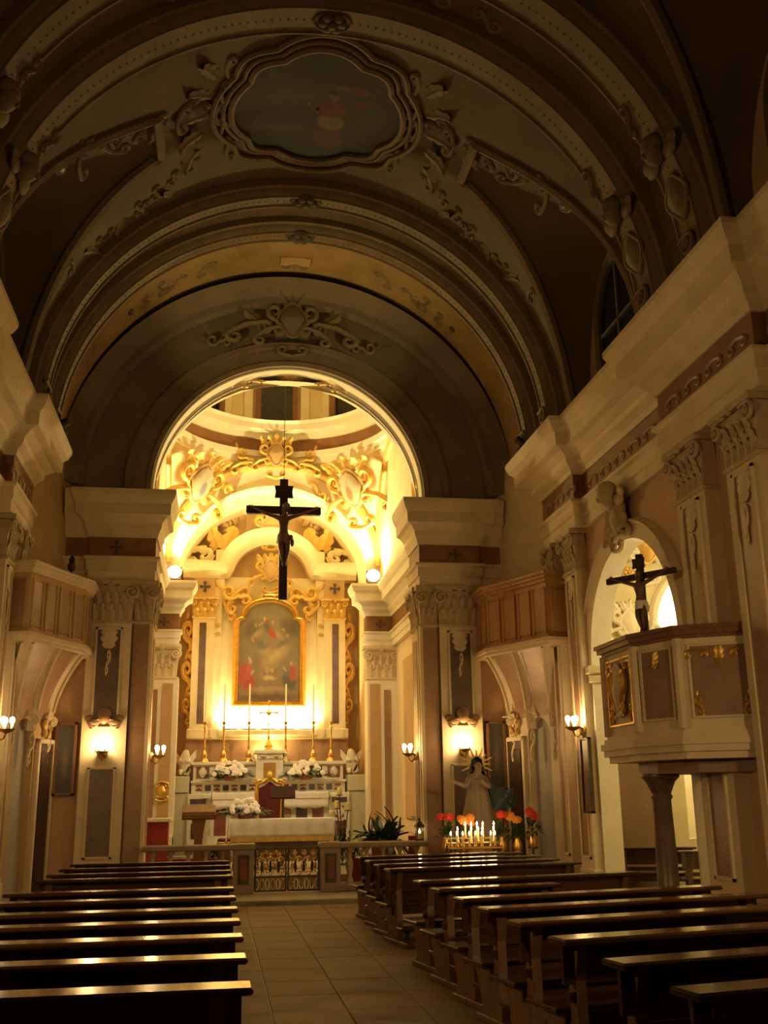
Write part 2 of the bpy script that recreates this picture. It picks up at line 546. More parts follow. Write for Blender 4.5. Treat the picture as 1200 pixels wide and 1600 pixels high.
def cartouche(parent, m, loc, s, rot=(0, 0, 0), mc=None, big=True, name='cartouche'):
    root = link(name, cached('shield', mc or m, GEN['shield']), parent)
    place(root, loc, rot, s)
    for sx in (-1, 1):
        orn('scroll', m, root, (0.46 * sx, 0, -0.52), (1.0 * sx, 1, 1.05))
        if big:
            orn('c_scroll', m, root, (0.62 * sx, 0, -0.60), (0.9 * sx, 1, 0.9), (0, 0.5 * sx, 0))
            orn('leaf', m, root, (0.40 * sx, 0.02, 0.42), (0.6, 0.6, 0.55), (0, 0.7 * sx, 0))
    for a in (-0.6, 0, 0.6):
        orn('leaf', m, root, (0.16 * a, 0, 0.44), (0.55, 0.7, 0.52), (0, a, 0))
    orn('c_scroll', m, root, (0, 0, -0.86), (0.8, 1, -0.8))
    return root

def cross_pattee(parent, m, loc, s, rot=(0, 0, 0)):
    b = MB()
    for k in range(4):
        a = k * pi / 2
        pts = [(0.04, 0.06), (-0.04, 0.06), (-0.16, 0.5), (0, 0.44), (0.16, 0.5)]
        b.extrude([(x * cos(a) - z * sin(a), -0.04, x * sin(a) + z * cos(a)) for x, z in pts], (0, 0.05, 0))
    b.box(-.08, .08, -.05, .01, -.08, .08)
    o = b.build('cross_emblem', m, parent, 0)
    return place(o, loc, rot, s)
# ================================================================ structure
XW, XP = 4.85, 4.65            # side wall plane, pilaster face
YC = 20.0                      # crossing wall
ZV, RV = 7.8, 4.5              # nave vault centre height and radius

def arc_pts(cy, cz, r, a0, a1, n):
    return [(cy + r * cos(a0 + (a1 - a0) * i / n), cz + r * sin(a0 + (a1 - a0) * i / n)) for i in range(n + 1)]

def sym(path):
    return [(-x, y) for x, y in reversed(path)]

# floor ---------------------------------------------------------------------
TX0, TX1, TY0, TY1 = -1.4, 3.6, 3.4, 18.28
b = MB()
b.box(TX0, TX1, TY0, TY1, -.2, -.012)
b.box(-9, TX0, -3, 18.3, -.2, 0); b.box(TX1, 9, -3, 18.3, -.2, 0)
b.box(TX0, TX1, -3, TY0, -.2, 0)
floor = struct(b.build('floor', mat('floor_stone', (0.13, 0.085, 0.048), 0.42, var=0.2, scale=2, bump=0.05), smooth=0), 'worn brownish stone nave floor laid in slabs', 'floor')
tile_m = [mat('slab_%s' % k, c, 0.62, var=0.22, scale=2.3, bump=0.05, spec=0.22) for k, c in (('warm', (0.17, 0.105, 0.055)), ('rosy', (0.195, 0.115, 0.062)), ('grey', (0.15, 0.105, 0.062)))]
nx, ny = 8, 20
tw, tl = (TX1 - TX0) / nx, (TY1 - TY0) / ny
tmesh = [MB().box(.004, tw - .004, .004, tl - .004, -.012, 0, .003).mesh('floor_slab', m, 0) for m in tile_m]
for i in range(nx):
    for j in range(ny):
        o = link('floor_slab', tmesh[(i * 7 + j * 5 + (i * j) % 3) % 3], floor)
        o.location = (TX0 + i * tw, TY0 + j * tl, random.uniform(-.0012, .0012))

b = MB(); b.box(-4.6, 4.6, 18.3, 20.35, -.2, .08, .015)
struct(b.build('floor_step', M_STONE), 'long grey stone step in front of the altar rail', 'step')
b = MB(); b.box(-3.4, 3.4, 20.3, 29, -.2, .33)
struct(b.build('floor_chancel', mat('chancel_floor', (0.33, 0.27, 0.2), 0.4, var=0.15, scale=2, bump=0.03)), 'pale stone chancel floor behind the altar rail', 'floor')
b = MB(); b.box(-2.4, 2.4, 24.9, 28.4, .33, .48, .01); b.box(-2.2, 2.2, 25.3, 28.4, .48, .62, .01)
struct(b.build('floor_altar_steps', M_STONE), 'two stone steps under the high altar', 'step')

# side walls ------------------------------------------------------------------
AY0, AY1, AZ = 13.05, 16.5, 3.75     # chapel arch in the right wall
ac, ar = (AY0 + AY1) / 2, (AY1 - AY0) / 2
out = [(-3, 0), (AY0, 0)] + [(y, z) for y, z in arc_pts(ac, AZ, ar, pi, 0, 28)] + [(AY1, 0), (18.4, 0), (18.4, 11.2), (-3, 11.2)]
b = MB(); b.extrude([(XW, y, z) for y, z in out], (.28, 0, 0))
wall_right = struct(b.build('wall_right', M_PINK, smooth=0), 'rose plastered nave wall with an arch into the lit side chapel', 'wall')
b = MB(); b.box(-XW - .55, -XW, -3, 18.4, 0, 11.2)
wall_left = struct(b.build('wall_left', M_PINK, smooth=0), 'rose plastered nave wall behind the brown draped box balcony', 'wall')
b = MB(); b.box(-5.4, 5.4, -3.4, -3, 0, 12.6)
struct(b.build('wall_back', M_PINK, smooth=0), 'plain plaster wall at the entrance end of the nave', 'wall')

# canted corners with a shallow arched niche
for s_ in (1, -1):
    A = Vector((4.25 * s_, 20.0)); B = Vector((4.88 * s_, 18.05))
    d = (B - A); L_ = d.length; d.normalize()
    nrm = Vector((d.y, -d.x)); 
    if nrm.x * s_ < 0: nrm = -nrm      # into the wall
    def P3(u, z, dep=0.0):
        q = A + d * u + nrm * dep
        return (q.x, q.y, z)
    u0, u1, zn = 0.75, 1.45, 2.75
    uc, ur = (u0 + u1) / 2, (u1 - u0) / 2
    out = [(0, 0), (u0, 0)] + arc_pts(uc, zn, ur, pi, 0, 16) + [(u1, 0), (L_, 0), (L_, 8.2), (0, 8.2)]
    b = MB(); b.extrude([P3(u, z) for u, z in out], (nrm.x * .14, nrm.y * .14, 0))
    wc = struct(b.build('wall_corner_right' if s_ > 0 else 'wall_corner_left', M_CREAM if s_ > 0 else M_OCHRE, smooth=0),
                'slanting corner wall with an arched niche below the %s balcony' % ('timber panelled' if s_ > 0 else 'plastered'), 'wall')
    b = MB(); b.extrude([P3(u, z, .14) for u, z in [(0, 0), (L_, 0), (L_, 8.2), (0, 8.2)]], (nrm.x * .3, nrm.y * .3, 0))
    b.build('niche_back', M_GREYPL, wc, smooth=0)

# crossing wall: two piers and the arch wall
for s_ in (1, -1):
    b = MB(); b.box(2.62 * s_, 5.3 * s_, YC, 20.95, 0, 7.5)
    struct(b.build('wall_pier_right' if s_ > 0 else 'wall_pier_left', M_PINK, smooth=0), 'broad plastered pier carrying the chancel arch, %s' % ('behind the haloed statue' if s_ > 0 else 'beside the wooden lectern'), 'pier')
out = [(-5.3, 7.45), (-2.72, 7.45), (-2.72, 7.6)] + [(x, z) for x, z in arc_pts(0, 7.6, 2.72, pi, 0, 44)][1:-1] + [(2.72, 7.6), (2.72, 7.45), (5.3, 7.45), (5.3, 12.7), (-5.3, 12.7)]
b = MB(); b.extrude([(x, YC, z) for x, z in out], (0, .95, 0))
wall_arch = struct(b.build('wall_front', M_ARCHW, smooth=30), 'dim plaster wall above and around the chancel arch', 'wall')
b = MB()
b.archband(0, 7.6, YC, [(2.73, .02), (2.73, -.10), (2.82, -.13), (2.86, -.09), (3.10, -.09), (3.13, -.14), (3.24, -.14), (3.27, .02)], n=52)
b.build('archivolt', M_RIB, wall_arch)
b = MB()
b.archband(0, 7.65, YC, [(4.02, .02), (4.02, -.06), (4.10, -.14), (4.22, -.16), (4.50, -.5), (4.55, .02)], n=52)
b.build('outer_moulding', M_ARCHW, wall_arch)
b = MB()
b.archband(0, 7.6, 20.05, [(2.70, 0), (2.74, -.03), (2.76, .3), (2.70, .3)], n=52)
b.archband(0, 7.6, 20.62, [(2.70, 0), (2.74, 0), (2.76, .3), (2.70, .3)], n=52)
b.build('soffit_moulding', M_WHITE, wall_arch)
k = cartouche(wall_arch, M_RIB, (0, YC - .12, 11.35), 0.72, mc=M_RIB)
for sx in (-1, 1):
    orn('c_scroll', M_RIB, wall_arch, (.86 * sx, YC - .08, 10.98), (.95 * sx, .9, .8), (0, .34 * sx, 0))
    orn('scroll', M_RIB, wall_arch, (1.25 * sx, YC - .06, 10.72), (.6 * sx, .7, .55), (0, 1.2 * sx, 0))
    orn('leaf', M_RIB, wall_arch, (.55 * sx, YC - .1, 11.2), (.5, .4, .6), (0, 1.0 * sx, 0))
orn('cherub_head', M_RIB, wall_arch, (0, YC - .12, 11.95), .45)
# gilt ornament on the arch soffit
orn('rosette', M_GILT, wall_arch, (0, 20.48, 10.29), (.45, .16, .30), (pi / 2, 0, 0))
for sx in (-1, 1):
    for q, a in enumerate((.28, .42)):
        orn('c_scroll', M_GILT, wall_arch, (2.70 * sin(a) * sx, 20.48, 7.6 + 2.68 * cos(a)), (.42, .25, .32), (pi / 2, 0, 0))
    orn('c_scroll', M_GILT, wall_arch, (2.68 * sx, 20.45, 8.2), (.5, .4, .35), (pi / 2, pi / 2, 0))

# nave vault -------------------------------------------------------------------
LUN = [(14.25, 1.55), (8.6, 1.55), (2.8, 1.55)]
def z_lun(x, y):
    best = -1
    for yc, hw in LUN:
        t = (y - yc) / hw
        if abs(t) < 1:
            best = max(best, 8.15 + 2.25 * (1 - t * t) ** .5 + .55 * (4.85 - abs(x)) * (1 - abs(t) ** 3 * .6))
    return best
ys = []
y = -3.0
while y < 20.001:
    ys.append(y); y += .0767 if 3 < y < 17 else .115
ys.append(20.02)
NT = 88
P = []
for y in ys:
    row = []
    for i in range(-1, NT + 2):
        if i == -1: x, zv = XW, ZV
        elif i == NT + 1: x, zv = -XW, ZV
        else:
            a = pi * i / NT
            x, zv = RV * cos(a), ZV + RV * sin(a)
        zl = z_lun(x, y)
        row.append((x, y, max(zv, zl)))
    P.append(row)
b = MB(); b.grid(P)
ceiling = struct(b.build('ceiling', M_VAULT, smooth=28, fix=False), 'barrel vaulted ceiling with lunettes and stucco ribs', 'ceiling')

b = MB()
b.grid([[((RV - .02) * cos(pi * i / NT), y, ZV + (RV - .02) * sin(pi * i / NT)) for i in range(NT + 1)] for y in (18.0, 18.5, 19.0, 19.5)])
b.build('vault_band', mat('lighter_band_plaster', (0.36, 0.25, 0.11), 0.85, var=0.3, scale=1.2, bump=0.15, bscale=14), ceiling, fix=False)  # lighter and yellower than the vault around it

def vault_pt(a, y, dr=0.0):      # a = 0 at the crown, positive towards +X
    r = RV - dr
    return (r * sin(a), y, ZV + r * cos(a))

def rib(yc, w_, m=M_RIB, inner=4.25):
    h = w_ / 2
    b = MB()
    b.archband(0, ZV, yc, [(4.53, -h), (4.38, -h), (4.36, -h + .06), (inner + .06, -h + .08), (inner, -h + .14), (inner, h - .14), (inner + .06, h - .08), (4.36, h - .06), (4.38, h), (4.53, h)], n=60)
    o = b.build('rib', m, ceiling)
    b = MB()
    for dy in (-h + .16, h - .16):
        b.archband(0, ZV, yc + dy, [(inner + .01, -.025), (inner - .03, -.015), (inner - .03, .015), (inner + .01, .025)], n=60)
    b.build('rib_fillet', m, o)
    b = MB()
    for k in range(120):
        a = -pi / 2 + pi * (k + .5) / 120
        r = inner - .005
        b.ellipsoid((r * sin(a), yc, ZV + r * cos(a)), (.014, .014, .014), 5, 3)
    st = b.build('stud_row', m, o); st['kind'] = 'stuff'
    orn('rosette', M_LUN, o, (0, yc, ZV + inner - .01), (.44, .5, .40), (pi / 2, 0, 0))
    for sx in (-1, 1):
        for q, (zz, sc) in enumerate(((ZV + .32, .30), (ZV + .02, .24))):
            orn('volute', m, o, (sx * (sqrt(inner ** 2 - (zz - ZV) ** 2) - .02), yc, zz), (sc, sc, sc), (0, 0, -sx * pi / 2), name='rib_foot_scroll')
    return o
for yc, w_ in ((17.70, .62), (16.48, .62), (11.95, .80), (10.55, .80), (6.6, .8), (5.2, .8)):
    rib(yc, w_)

# ceiling painting in its lobed frame
def lobed(t):
    """outline of the ceiling picture: (across, along) in metres; along > 0 is towards the altar"""
    c, s_ = cos(t), sin(t)
    def ray(cx, cy, r):
        q = c * cx + s_ * cy
        d = q * q - (cx * cx + cy * cy - r * r)
        return q + sqrt(d) if d > 0 else 0
    k = max(ray(.42, 0, .95), ray(-.42, 0, .95), ray(0, .62, .74), ray(0, -.62, .74), 1.18 / (abs(c) ** 6 + abs(s_) ** 6) ** (1 / 6) * .92)
    return k * c, k * s_
FY = 14.15
NL = 144
def fpt(x, yy, dr):
    a = x / RV
    return vault_pt(a, FY + yy, dr)
b = MB()
rings = []
for q in (1.0, .8, .6, .4, .2, .02):
    rings.append([fpt(lobed(2 * pi * i / NL)[0] * q, lobed(2 * pi * i / NL)[1] * q, .035) for i in range(NL)])
b.grid(rings, closed_v=True)
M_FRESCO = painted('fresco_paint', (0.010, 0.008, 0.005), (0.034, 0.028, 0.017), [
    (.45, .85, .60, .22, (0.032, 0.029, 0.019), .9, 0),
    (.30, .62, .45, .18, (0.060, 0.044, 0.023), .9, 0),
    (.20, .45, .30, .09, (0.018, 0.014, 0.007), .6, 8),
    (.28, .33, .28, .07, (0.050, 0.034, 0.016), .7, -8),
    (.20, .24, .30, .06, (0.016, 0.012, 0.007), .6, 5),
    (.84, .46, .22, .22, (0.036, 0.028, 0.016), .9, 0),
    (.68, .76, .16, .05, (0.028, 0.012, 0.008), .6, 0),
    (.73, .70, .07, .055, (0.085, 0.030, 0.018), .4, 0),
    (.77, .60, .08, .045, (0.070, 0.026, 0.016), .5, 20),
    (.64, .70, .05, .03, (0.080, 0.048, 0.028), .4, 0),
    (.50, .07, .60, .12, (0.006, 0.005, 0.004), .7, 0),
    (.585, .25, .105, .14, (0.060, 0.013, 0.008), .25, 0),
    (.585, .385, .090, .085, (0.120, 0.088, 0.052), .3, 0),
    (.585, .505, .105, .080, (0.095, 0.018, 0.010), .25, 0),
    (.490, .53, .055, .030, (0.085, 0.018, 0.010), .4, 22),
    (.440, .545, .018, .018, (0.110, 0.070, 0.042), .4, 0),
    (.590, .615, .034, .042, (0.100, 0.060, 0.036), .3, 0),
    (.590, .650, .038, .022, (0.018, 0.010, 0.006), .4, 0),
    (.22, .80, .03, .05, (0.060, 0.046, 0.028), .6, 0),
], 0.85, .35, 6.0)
fo = b.build('ceiling_painting', M_FRESCO, ceiling, fix=False)
add_uv(fo, 0, 1)
fo['label'] = 'dim ceiling painting of a red robed figure in a landscape'
# UV: v grows towards the altar, the picture is seen with its foot towards the altar
for l in fo.data.uv_layers[0].data:
    l.uv = (l.uv[0], 1 - l.uv[1])
for (q0, rad, dr, nm) in ((1.02, .055, .05, 'painting_frame'), (1.11, .035, .03, 'outer_frame'), (1.24, .045, .04, 'outer_frame')):
    b = MB()
    b.tube([fpt(lobed(2 * pi * i / 144)[0] * q0, lobed(2 * pi * i / 144)[1] * q0, dr) for i in range(144)], rad, 6, closed=True)
    b.build(nm, M_RIB, ceiling)

def vorn(kind, a, y, sc, spin=0.0, m=M_RIB, dr=.01):
    """ornament lying on the vault; a from the crown, spin turns it in the surface (0: top towards the altar)"""
    p = vault_pt(a, y, dr)
    base = Matrix.Rotation(a, 4, 'Y') @ Matrix.Rotation(pi / 2, 4, 'X')     # -Y -> down, Z -> -Y... 
    mt = Matrix.Translation(p) @ base @ Matrix.Rotation(spin, 4, 'Y')
    s3 = sc if isinstance(sc, tuple) else (sc, sc, sc)
    o = link(kind, cached(kind, m, GEN[kind]), ceiling)
    o.matrix_world = mt @ Matrix.Diagonal((*s3, 1))
    return o
for sx in (-1, 1):
    # arms of stucco running from the picture frame to the rib feet
    for q in range(8):
        a = sx * (.40 + q * .067)
        vorn('c_scroll' if q % 2 else 'scroll', a, FY - .15 - .055 * q + .10 * (q % 2), (.62 * sx, .45, .46), .5 * sx + .9 * (q % 3) * sx)
    vorn('shield', sx * .97, FY - .85, (.30, .4, .30), 0, M_DKPAN)
    for q in range(5):
        vorn('leaf', sx * (.36 + .02 * q), FY - .9 + .42 * q, (.5, .4, .5), sx * (pi / 2 + .5 * (q - 2)))
        vorn('c_scroll', sx * (.335 - .02 * abs(q - 2)), FY - 1.0 + .50 * q, (.5, .35, .4), sx * pi / 2)
    for q in range(4):
        vorn('scroll', sx * (.42 + .085 * q), FY + 1.0 + .16 * q, (.42 * sx, .35, .40), sx * (2.2 + .2 * q))
    # vault band nearest the crossing: small stucco sprays
    for q in range(4):
        vorn('scroll' if q % 2 else 'c_scroll', sx * (.40 + .10 * q), 19.0 - .06 * q, (.55 * sx, .4, .5), sx * (.9 + .6 * q))
    vorn('shield', sx * .62, 19.1, (.34, .4, .26), sx * .5)
    vorn('shield', sx * .80, 19.0, (.16, .4, .2), 0, M_DKPAN)
    for q in range(6):
        vorn('c_scroll' if q % 2 else 'leaf', sx * (.55 + .10 * q), 15.95 - .04 * q, (.36, .35, .36), sx * (.6 + .8 * q))
    # cartouches at the foot of the nearer ribs
    for yy in (11.95, 10.55):
        vorn('cherub_head', sx * 1.20, yy, .72, -sx * pi / 2, M_RIB, .26)
        vorn('shield', sx * 1.34, yy, (.62, .6, .55), sx * pi / 2, M_RIB, .26); vorn('scroll', sx * 1.1, yy + .2, (.4, .6, .5), -sx * pi / 2, M_RIB, .26)
        vorn('scroll', sx * .25, yy - .62, (.55 * sx, .4, .5), sx * 1.6)
        vorn('scroll', sx * .42, yy - .60, (.55 * sx, .4, .5), sx * 1.6)
    # mouldings along the lunette edges
    for yc, hw in LUN[:2]:
        b = MB(); pts = []
        for side in (1, -1):
            seg = []
            for q in range(26):
                x = 4.55 - q * (4.55 - 2.45) / 25
                # find the |y - yc| where the lunette meets the vault
                zv = ZV + sqrt(max(0, RV ** 2 - min(x, RV) ** 2))
                lo, hi = 0.0, hw
                for _ in range(30):
                    mid = (lo + hi) / 2
                    if z_lun(x, yc + mid) > zv: lo = mid
                    else: hi = mid
                seg.append((sx * x, yc + side * lo, zv - .01))
            pts += seg if side > 0 else seg[::-1]
        b.tube(pts, .085, 6)
        b.build('lunette_moulding', M_RIB, ceiling)
# open-book emblem over the chancel arch
b = MB()
for sx in (-1, 1):
    b.extrude([(0, -.02, -.16), (.30 * sx, -.05, -.14), (.30 * sx, -.05, .18), (0, -.02, .16)], (0, .05, 0))
bo = b.build('book_emblem', M_OCHRE, ceiling)
bo.matrix_world = Matrix.Translation(vault_pt(0, 19.05, .02)) @ Matrix.Rotation(pi / 2, 4, 'X')
bo2 = vorn('c_scroll', 0, 19.35, (.5, .4, .5), 0)

# lunette windows of the nave (night behind them)
wn = 0
for sx in (1, -1):
    for yc in (14.25, 8.6):
        wn += 1
        b = MB()
        o2 = [(-.85, 7.9)] + [(-.85, 9.2)] + arc_pts(0, 9.2, .85, pi, 0, 14)[1:-1] + [(.85, 9.2), (.85, 7.9)]
        b.extrude([(sx * (XW - .03), yc + u, z) for u, z in o2], (sx * .04, 0, 0))
        wo = struct(b.build('window_%d' % wn, M_GLASS, smooth=0), 'dark arched clerestory window high above the %s, %s end' % ('pulpit wall' if sx > 0 else 'wall opposite the pulpit', 'chancel' if yc > 10 else 'entrance'), 'window')
        b = MB()
        b.tube([(sx * (XW - .05), yc + u, z) for u, z in o2], .09, 6)
        b.build('window_frame', M_LUN, wo)
        b = MB(); b.box(sx * (XW - .07), sx * (XW - .02), yc - .02, yc + .02, 8, 10.0); b.box(sx * (XW - .07), sx * (XW - .02), yc - .82, yc + .82, 8.95, 9.0)
        b.build('glazing_bar', M_LUN, wo, 0)

# entablatures ------------------------------------------------------------------
TN = [0]
def trim_name():
    TN[0] += 1
    return 'trim_%d' % TN[0]

def entablature(path, z0, z1, z2, z3, lip, label, mframe=M_CREAM, mfr=M_FRIEZE, back=.22):
    h = z1 - z0
    b = MB(); b.cornice(path, [(-back, z0), (.03, z0), (.03, z0 + h * .38), (.06, z0 + h * .42), (.06, z0 + h * .82), (.11, z0 + h * .9), (.11, z1), (-back, z1)])
    o = struct(b.build(trim_name(), mframe, smooth=20), label, 'entablature')
    b = MB(); b.cornice(path, [(-back, z1), (.02, z1), (.02, z2), (-back, z2)])
    b.build('frieze', mfr, o, smooth=0)
    h = z3 - z2
    b = MB(); b.cornice(path, [(-back, z2), (.05, z2), (.07, z2 + h * .10), (lip * .30, z2 + h * .20), (lip * .32, z2 + h * .30), (lip * .55, z2 + h * .42), (lip * .75, z2 + h * .46), (lip * .77, z2 + h * .70), (lip * .90, z2 + h * .78), (lip, z2 + h * .92), (lip, z3), (-back, z3)])
    b.build('cornice', mframe, o, smooth=20)
    return o
nave_path = [(4.8, -3), (4.8, 10.05), (4.62, 10.05), (4.62, 12.65), (4.8, 12.65), (4.8, 16.3), (4.62, 16.3), (4.62, 18.0), (4.95, 18.0)]
ent_r = entablature(nave_path, 6.1, 6.55, 7.0, 7.86, .56, 'heavy cream cornice and brown frieze along the pulpit wall')
ent_l = entablature(sym(nave_path), 6.1, 6.55, 7.0, 7.86, .56, 'heavy cream cornice and brown frieze along the wall opposite the pulpit')
cr_path = [(4.3, 19.96), (3.80, 19.96), (3.80, 19.88), (2.60, 19.88), (2.60, 20.98)]
ec_r = entablature(cr_path, 5.75, 6.2, 6.58, 7.47, .38, 'cream impost cornice with brown frieze above the haloed statue pier')
ec_l = entablature(sym(cr_path), 5.75, 6.2, 6.58, 7.47, .38, 'cream impost cornice with brown frieze above the lectern side pier')
for s_, e in ((1, ec_r), (-1, ec_l)):
    cross_pattee(e, M_INLAY, (s_ * 3.32, 19.85, 6.39), .26)
ch_path = [(3.02, 20.95), (3.02, 25.9), (2.36, 25.9), (2.36, 26.35)]
eh_r = entablature(ch_path, 5.4, 5.75, 6.15, 6.92, .44, 'bright cream chancel cornice on the potted plant side', M_WHITE)
eh_l = entablature(sym(ch_path), 5.4, 5.75, 6.15, 6.92, .44, 'bright cream chancel cornice on the credence side', M_WHITE)
for s_, e in ((1, eh_r), (-1, eh_l)):
    cross_pattee(e, M_INLAY, (s_ * 2.70, 25.87, 5.95), .24)
# dentil-like carved pieces of the nave frieze
for s_, e in ((1, ent_r), (-1, ent_l)):
    for k in range(16):
        yy = 8.6 + k * .6
        if (10.0 < yy < 12.7) or yy > 16.2: xx = 4.60
        else: xx = 4.78
        orn('c_scroll', M_BRMARB, e, (s_ * xx, yy, 6.70), (.42, .3, .36), (0, 0, -s_ * pi / 2), name='frieze_scroll')

# pilasters -----------------------------------------------------------------------
def pilaster(label, loc, rz, w_, z0, zc, zt, proud=.2, m=M_CREAM, mp=M_BRMARB, panels=None, cap=None, drop=True):
    """a panelled pilaster facing local -Y; loc is the centre of its back on the wall"""
    t = sroot(trim_name(), label, 'pilaster', loc, rz)
    h = w_ / 2
    b = MB(); b.box(-h, h, -proud, .05, z0 + .55, zc); b.build('shaft', m, t, 0)
    b = MB(); b.box(-h - .05, h + .05, -proud - .05, .05, z0, z0 + .48, .02); b.box(-h - .02, h + .02, -proud - .025, .05, z0 + .48, z0 + .56, .015); b.build('plinth', m, t)
    for (a, c) in (panels or [(z0 + .75, zc - .15)]):
        b = MB(); b.box(-h * .52, h * .52, -proud - .006, -proud + .02, a, c); b.build('panel', mp, t, 0)
        b = MB()
        for sx in (-1, 1):
            b.box(sx * h * .52, sx * h * .62, -proud - .03, -proud + .01, a - .05, c + .05, .008)
        b.box(-h * .62, h * .62, -proud - .03, -proud + .01, c, c + .05, .008); b.box(-h * .62, h * .62, -proud - .03, -proud + .01, a - .05, a, .008)
        b.build('panel_moulding', m, t)
    if drop:
        c = (panels or [(z0 + .75, zc - .15)])[-1][1]
        orn('leaf', m, t, (0, -proud - .01, c + .02), (h * 1.5, .12, -.42), name='drop_ornament')
        orn('scroll', m, t, (0, -proud - .02, c - .85), (h * .45, .16, .50), name='drop_ornament')
    capital(t, -h, h, -proud, zc, zt, proud, cap or M_CAP)
    return t
names = {12.08: 'next to the chapel arch above the pulpit', 10.68: 'paired, on the entrance side of the pulpit', 16.85: 'behind the wall lamp beside the chapel arch', 17.84: 'narrow, between wall lamp and timber balcony'}
for yy, w_ in ((12.08, .80), (10.68, .80), (16.85, .62), (17.84, .46)):
    pilaster('tall cream pilaster with brown panel ' + names[yy], (XW, yy, 0), -pi / 2, w_, 0, 5.42, 6.1)
for yy, w_ in ((16.85, .62), (17.84, .46), (12.08, .8), (10.68, .8)):
    pilaster('tall cream pilaster with brown panel on the wall opposite the pulpit, %s' % {16.85: 'holding the wall lamp', 17.84: 'narrow, beside the plastered balcony', 12.08: 'altar side of a pair', 10.68: 'entrance side of a pair'}[yy], (-XW, yy, 0), pi / 2, w_, 0, 5.42, 6.1)
for s_ in (1, -1):
    t = pilaster('dark panelled pilaster with wall lamp on the %s pier' % ('haloed statue' if s_ > 0 else 'lectern side'), (s_ * 3.36, YC, 0), 0, .80, 0, 4.97, 5.75, .12, M_CREAM, M_DKPAN, [(.75, 2.25), (3.02, 4.80)])
    orn('cherub_head', M_BRMARB, t, (0, -.14, 3.14), .55, name='relief_head')
    orn('c_scroll', M_BRMARB, t, (0, -.14, 3.02), (.5, .5, .4), name='relief_scroll')
    t2 = sroot(trim_name(), 'brown veined pier strip at the chancel opening, %s' % ('sanctuary lantern side' if s_ > 0 else 'lectern side'), 'pilaster', (s_ * 2.76, YC, 0), 0)
    b = MB(); b.box(-.16, .16, -.07, .05, .3, 4.97); b.build('shaft', M_BRMARB, t2, 0)
    b = MB(); b.box(-.20, .20, -.11, .05, 0, .45, .02); b.build('plinth', M_CREAM, t2)
    b = MB(); b.box(-.03 - .16 * s_, .03 - .16 * s_, -.085, .05, .45, 4.97, .01); b.build('corner_bead', M_CREAM, t2)
    capital(t2, -.17, .17, -.07, 4.97, 5.75, .1, M_CAP)
    # inner face of the pier with a capital too
    t3 = sroot(trim_name(), 'pilaster on the inner face of the %s pier' % ('sanctuary lantern side' if s_ > 0 else 'lectern side'), 'pilaster', (s_ * 2.62, 20.47, 0), -s_ * pi / 2)
    b = MB(); b.box(-.34, .34, -.05, .03, .3, 4.97); b.build('shaft', M_CREAM, t3, 0)
    b = MB(); b.box(-.2, .2, -.06, .03, .9, 4.7); b.build('panel', M_BRMARB, t3, 0)
    capital(t3, -.34, .34, -.05, 4.97, 5.75, .06, M_CAP)

# chancel ----------------------------------------------------------------------------
CY, CA, CZ = 23.45, 2.75, 7.5
for s_ in (1, -1):
    b = MB(); b.box(s_ * 3.1, s_ * 3.5, 20.9, 26.2, 0, 7.0)
    cw = struct(b.build('wall_chancel_right' if s_ > 0 else 'wall_chancel_left', M_CHAN, smooth=0), 'cream chancel side wall on the %s side' % ('potted plant' if s_ > 0 else 'credence'), 'wall')
    b = MB(); o2 = [(CY - CA, 6.85)] + arc_pts(CY, CZ, CA + .03, pi, 0, 30) + [(CY + CA, 6.85)]
    b.extrude([(s_ * CA, y, z) for y, z in o2], (s_ * .6, 0, 0))
    b.build('lunette_wall', M_CHAN, cw, 0)
    b = MB(); b.tube([(s_ * (CA - .03), y, z) for y, z in arc_pts(CY, CZ, CA - .05, pi, 0, 30)], .09, 6); b.build('wall_arch_moulding', M_GILT, cw)
    # tall picture panel on the side wall
    b = MB(); b.box(s_ * 3.04, s_ * 3.12, 21.8, 24.6, 1.2, 4.9, .03); b.build('wall_panel', M_OCHRE, cw)
    # altar arch pier
    t = sroot(trim_name(), 'bright pilaster at the altar niche, %s side' % ('potted plant' if s_ > 0 else 'credence'), 'pilaster', (s_ * 2.72, 26.0, 0), 0)
    b = MB(); b.box(-.36, .42, -.06, .5, .33, 4.6); b.build('shaft', M_WHITE, t, 0)
    b = MB(); b.box(-.30, -.05, -.085, .0, 1.0, 4.45, .01) if s_ > 0 else b.box(.05, .30, -.085, 0, 1.0, 4.45, .01); b.build('panel', M_OCHRE, t)
    b = MB(); (b.box(.06, .22, -.085, .0, 1.0, 4.30, .01) if s_ > 0 else b.box(-.22, -.06, -.085, 0, 1.0, 4.30, .01)); b.build('panel', M_BRMARB, t)
    b = MB(); b.box(-.42, .42, -.12, .5, .33, .9, .02); b.build('plinth', M_WHITE, t)
    capital(t, -.36, .36, -.06, 4.6, 5.4, .3, M_CREAM)
# altar niche
b = MB(); b.box(-2.9, 2.9, 28.5, 28.9, 0, 10.5)
wall_altar = struct(b.build('wall_altar', M_OCHRE, smooth=0), 'ochre back wall of the altar niche', 'wall')
P = [[(2.45 * cos(pi * i / 30), y, (7.1 + 2.45 * sin(pi * i / 30))) for i in range(31)] for y in (26.25, 28.55)]
b = MB(); b.grid(P)
nv = struct(b.build('ceiling_niche', M_CHAN, fix=False), 'barrel vault over the altar niche', 'ceiling')
for s_ in (1, -1):
    b = MB(); b.box(s_ * 2.45, s_ * 2.9, 26.2, 28.5, 0, 7.12)
    b.build('niche_wall', M_OCHRE, nv, 0)
o2 = arc_pts(0, 7.5, 2.83, pi, 0, 44) + [(2.83, 6.8), (2.44, 6.8)] + arc_pts(0, 7.1, 2.42, 0, pi, 44) + [(-2.44, 6.8), (-2.83, 6.8)]
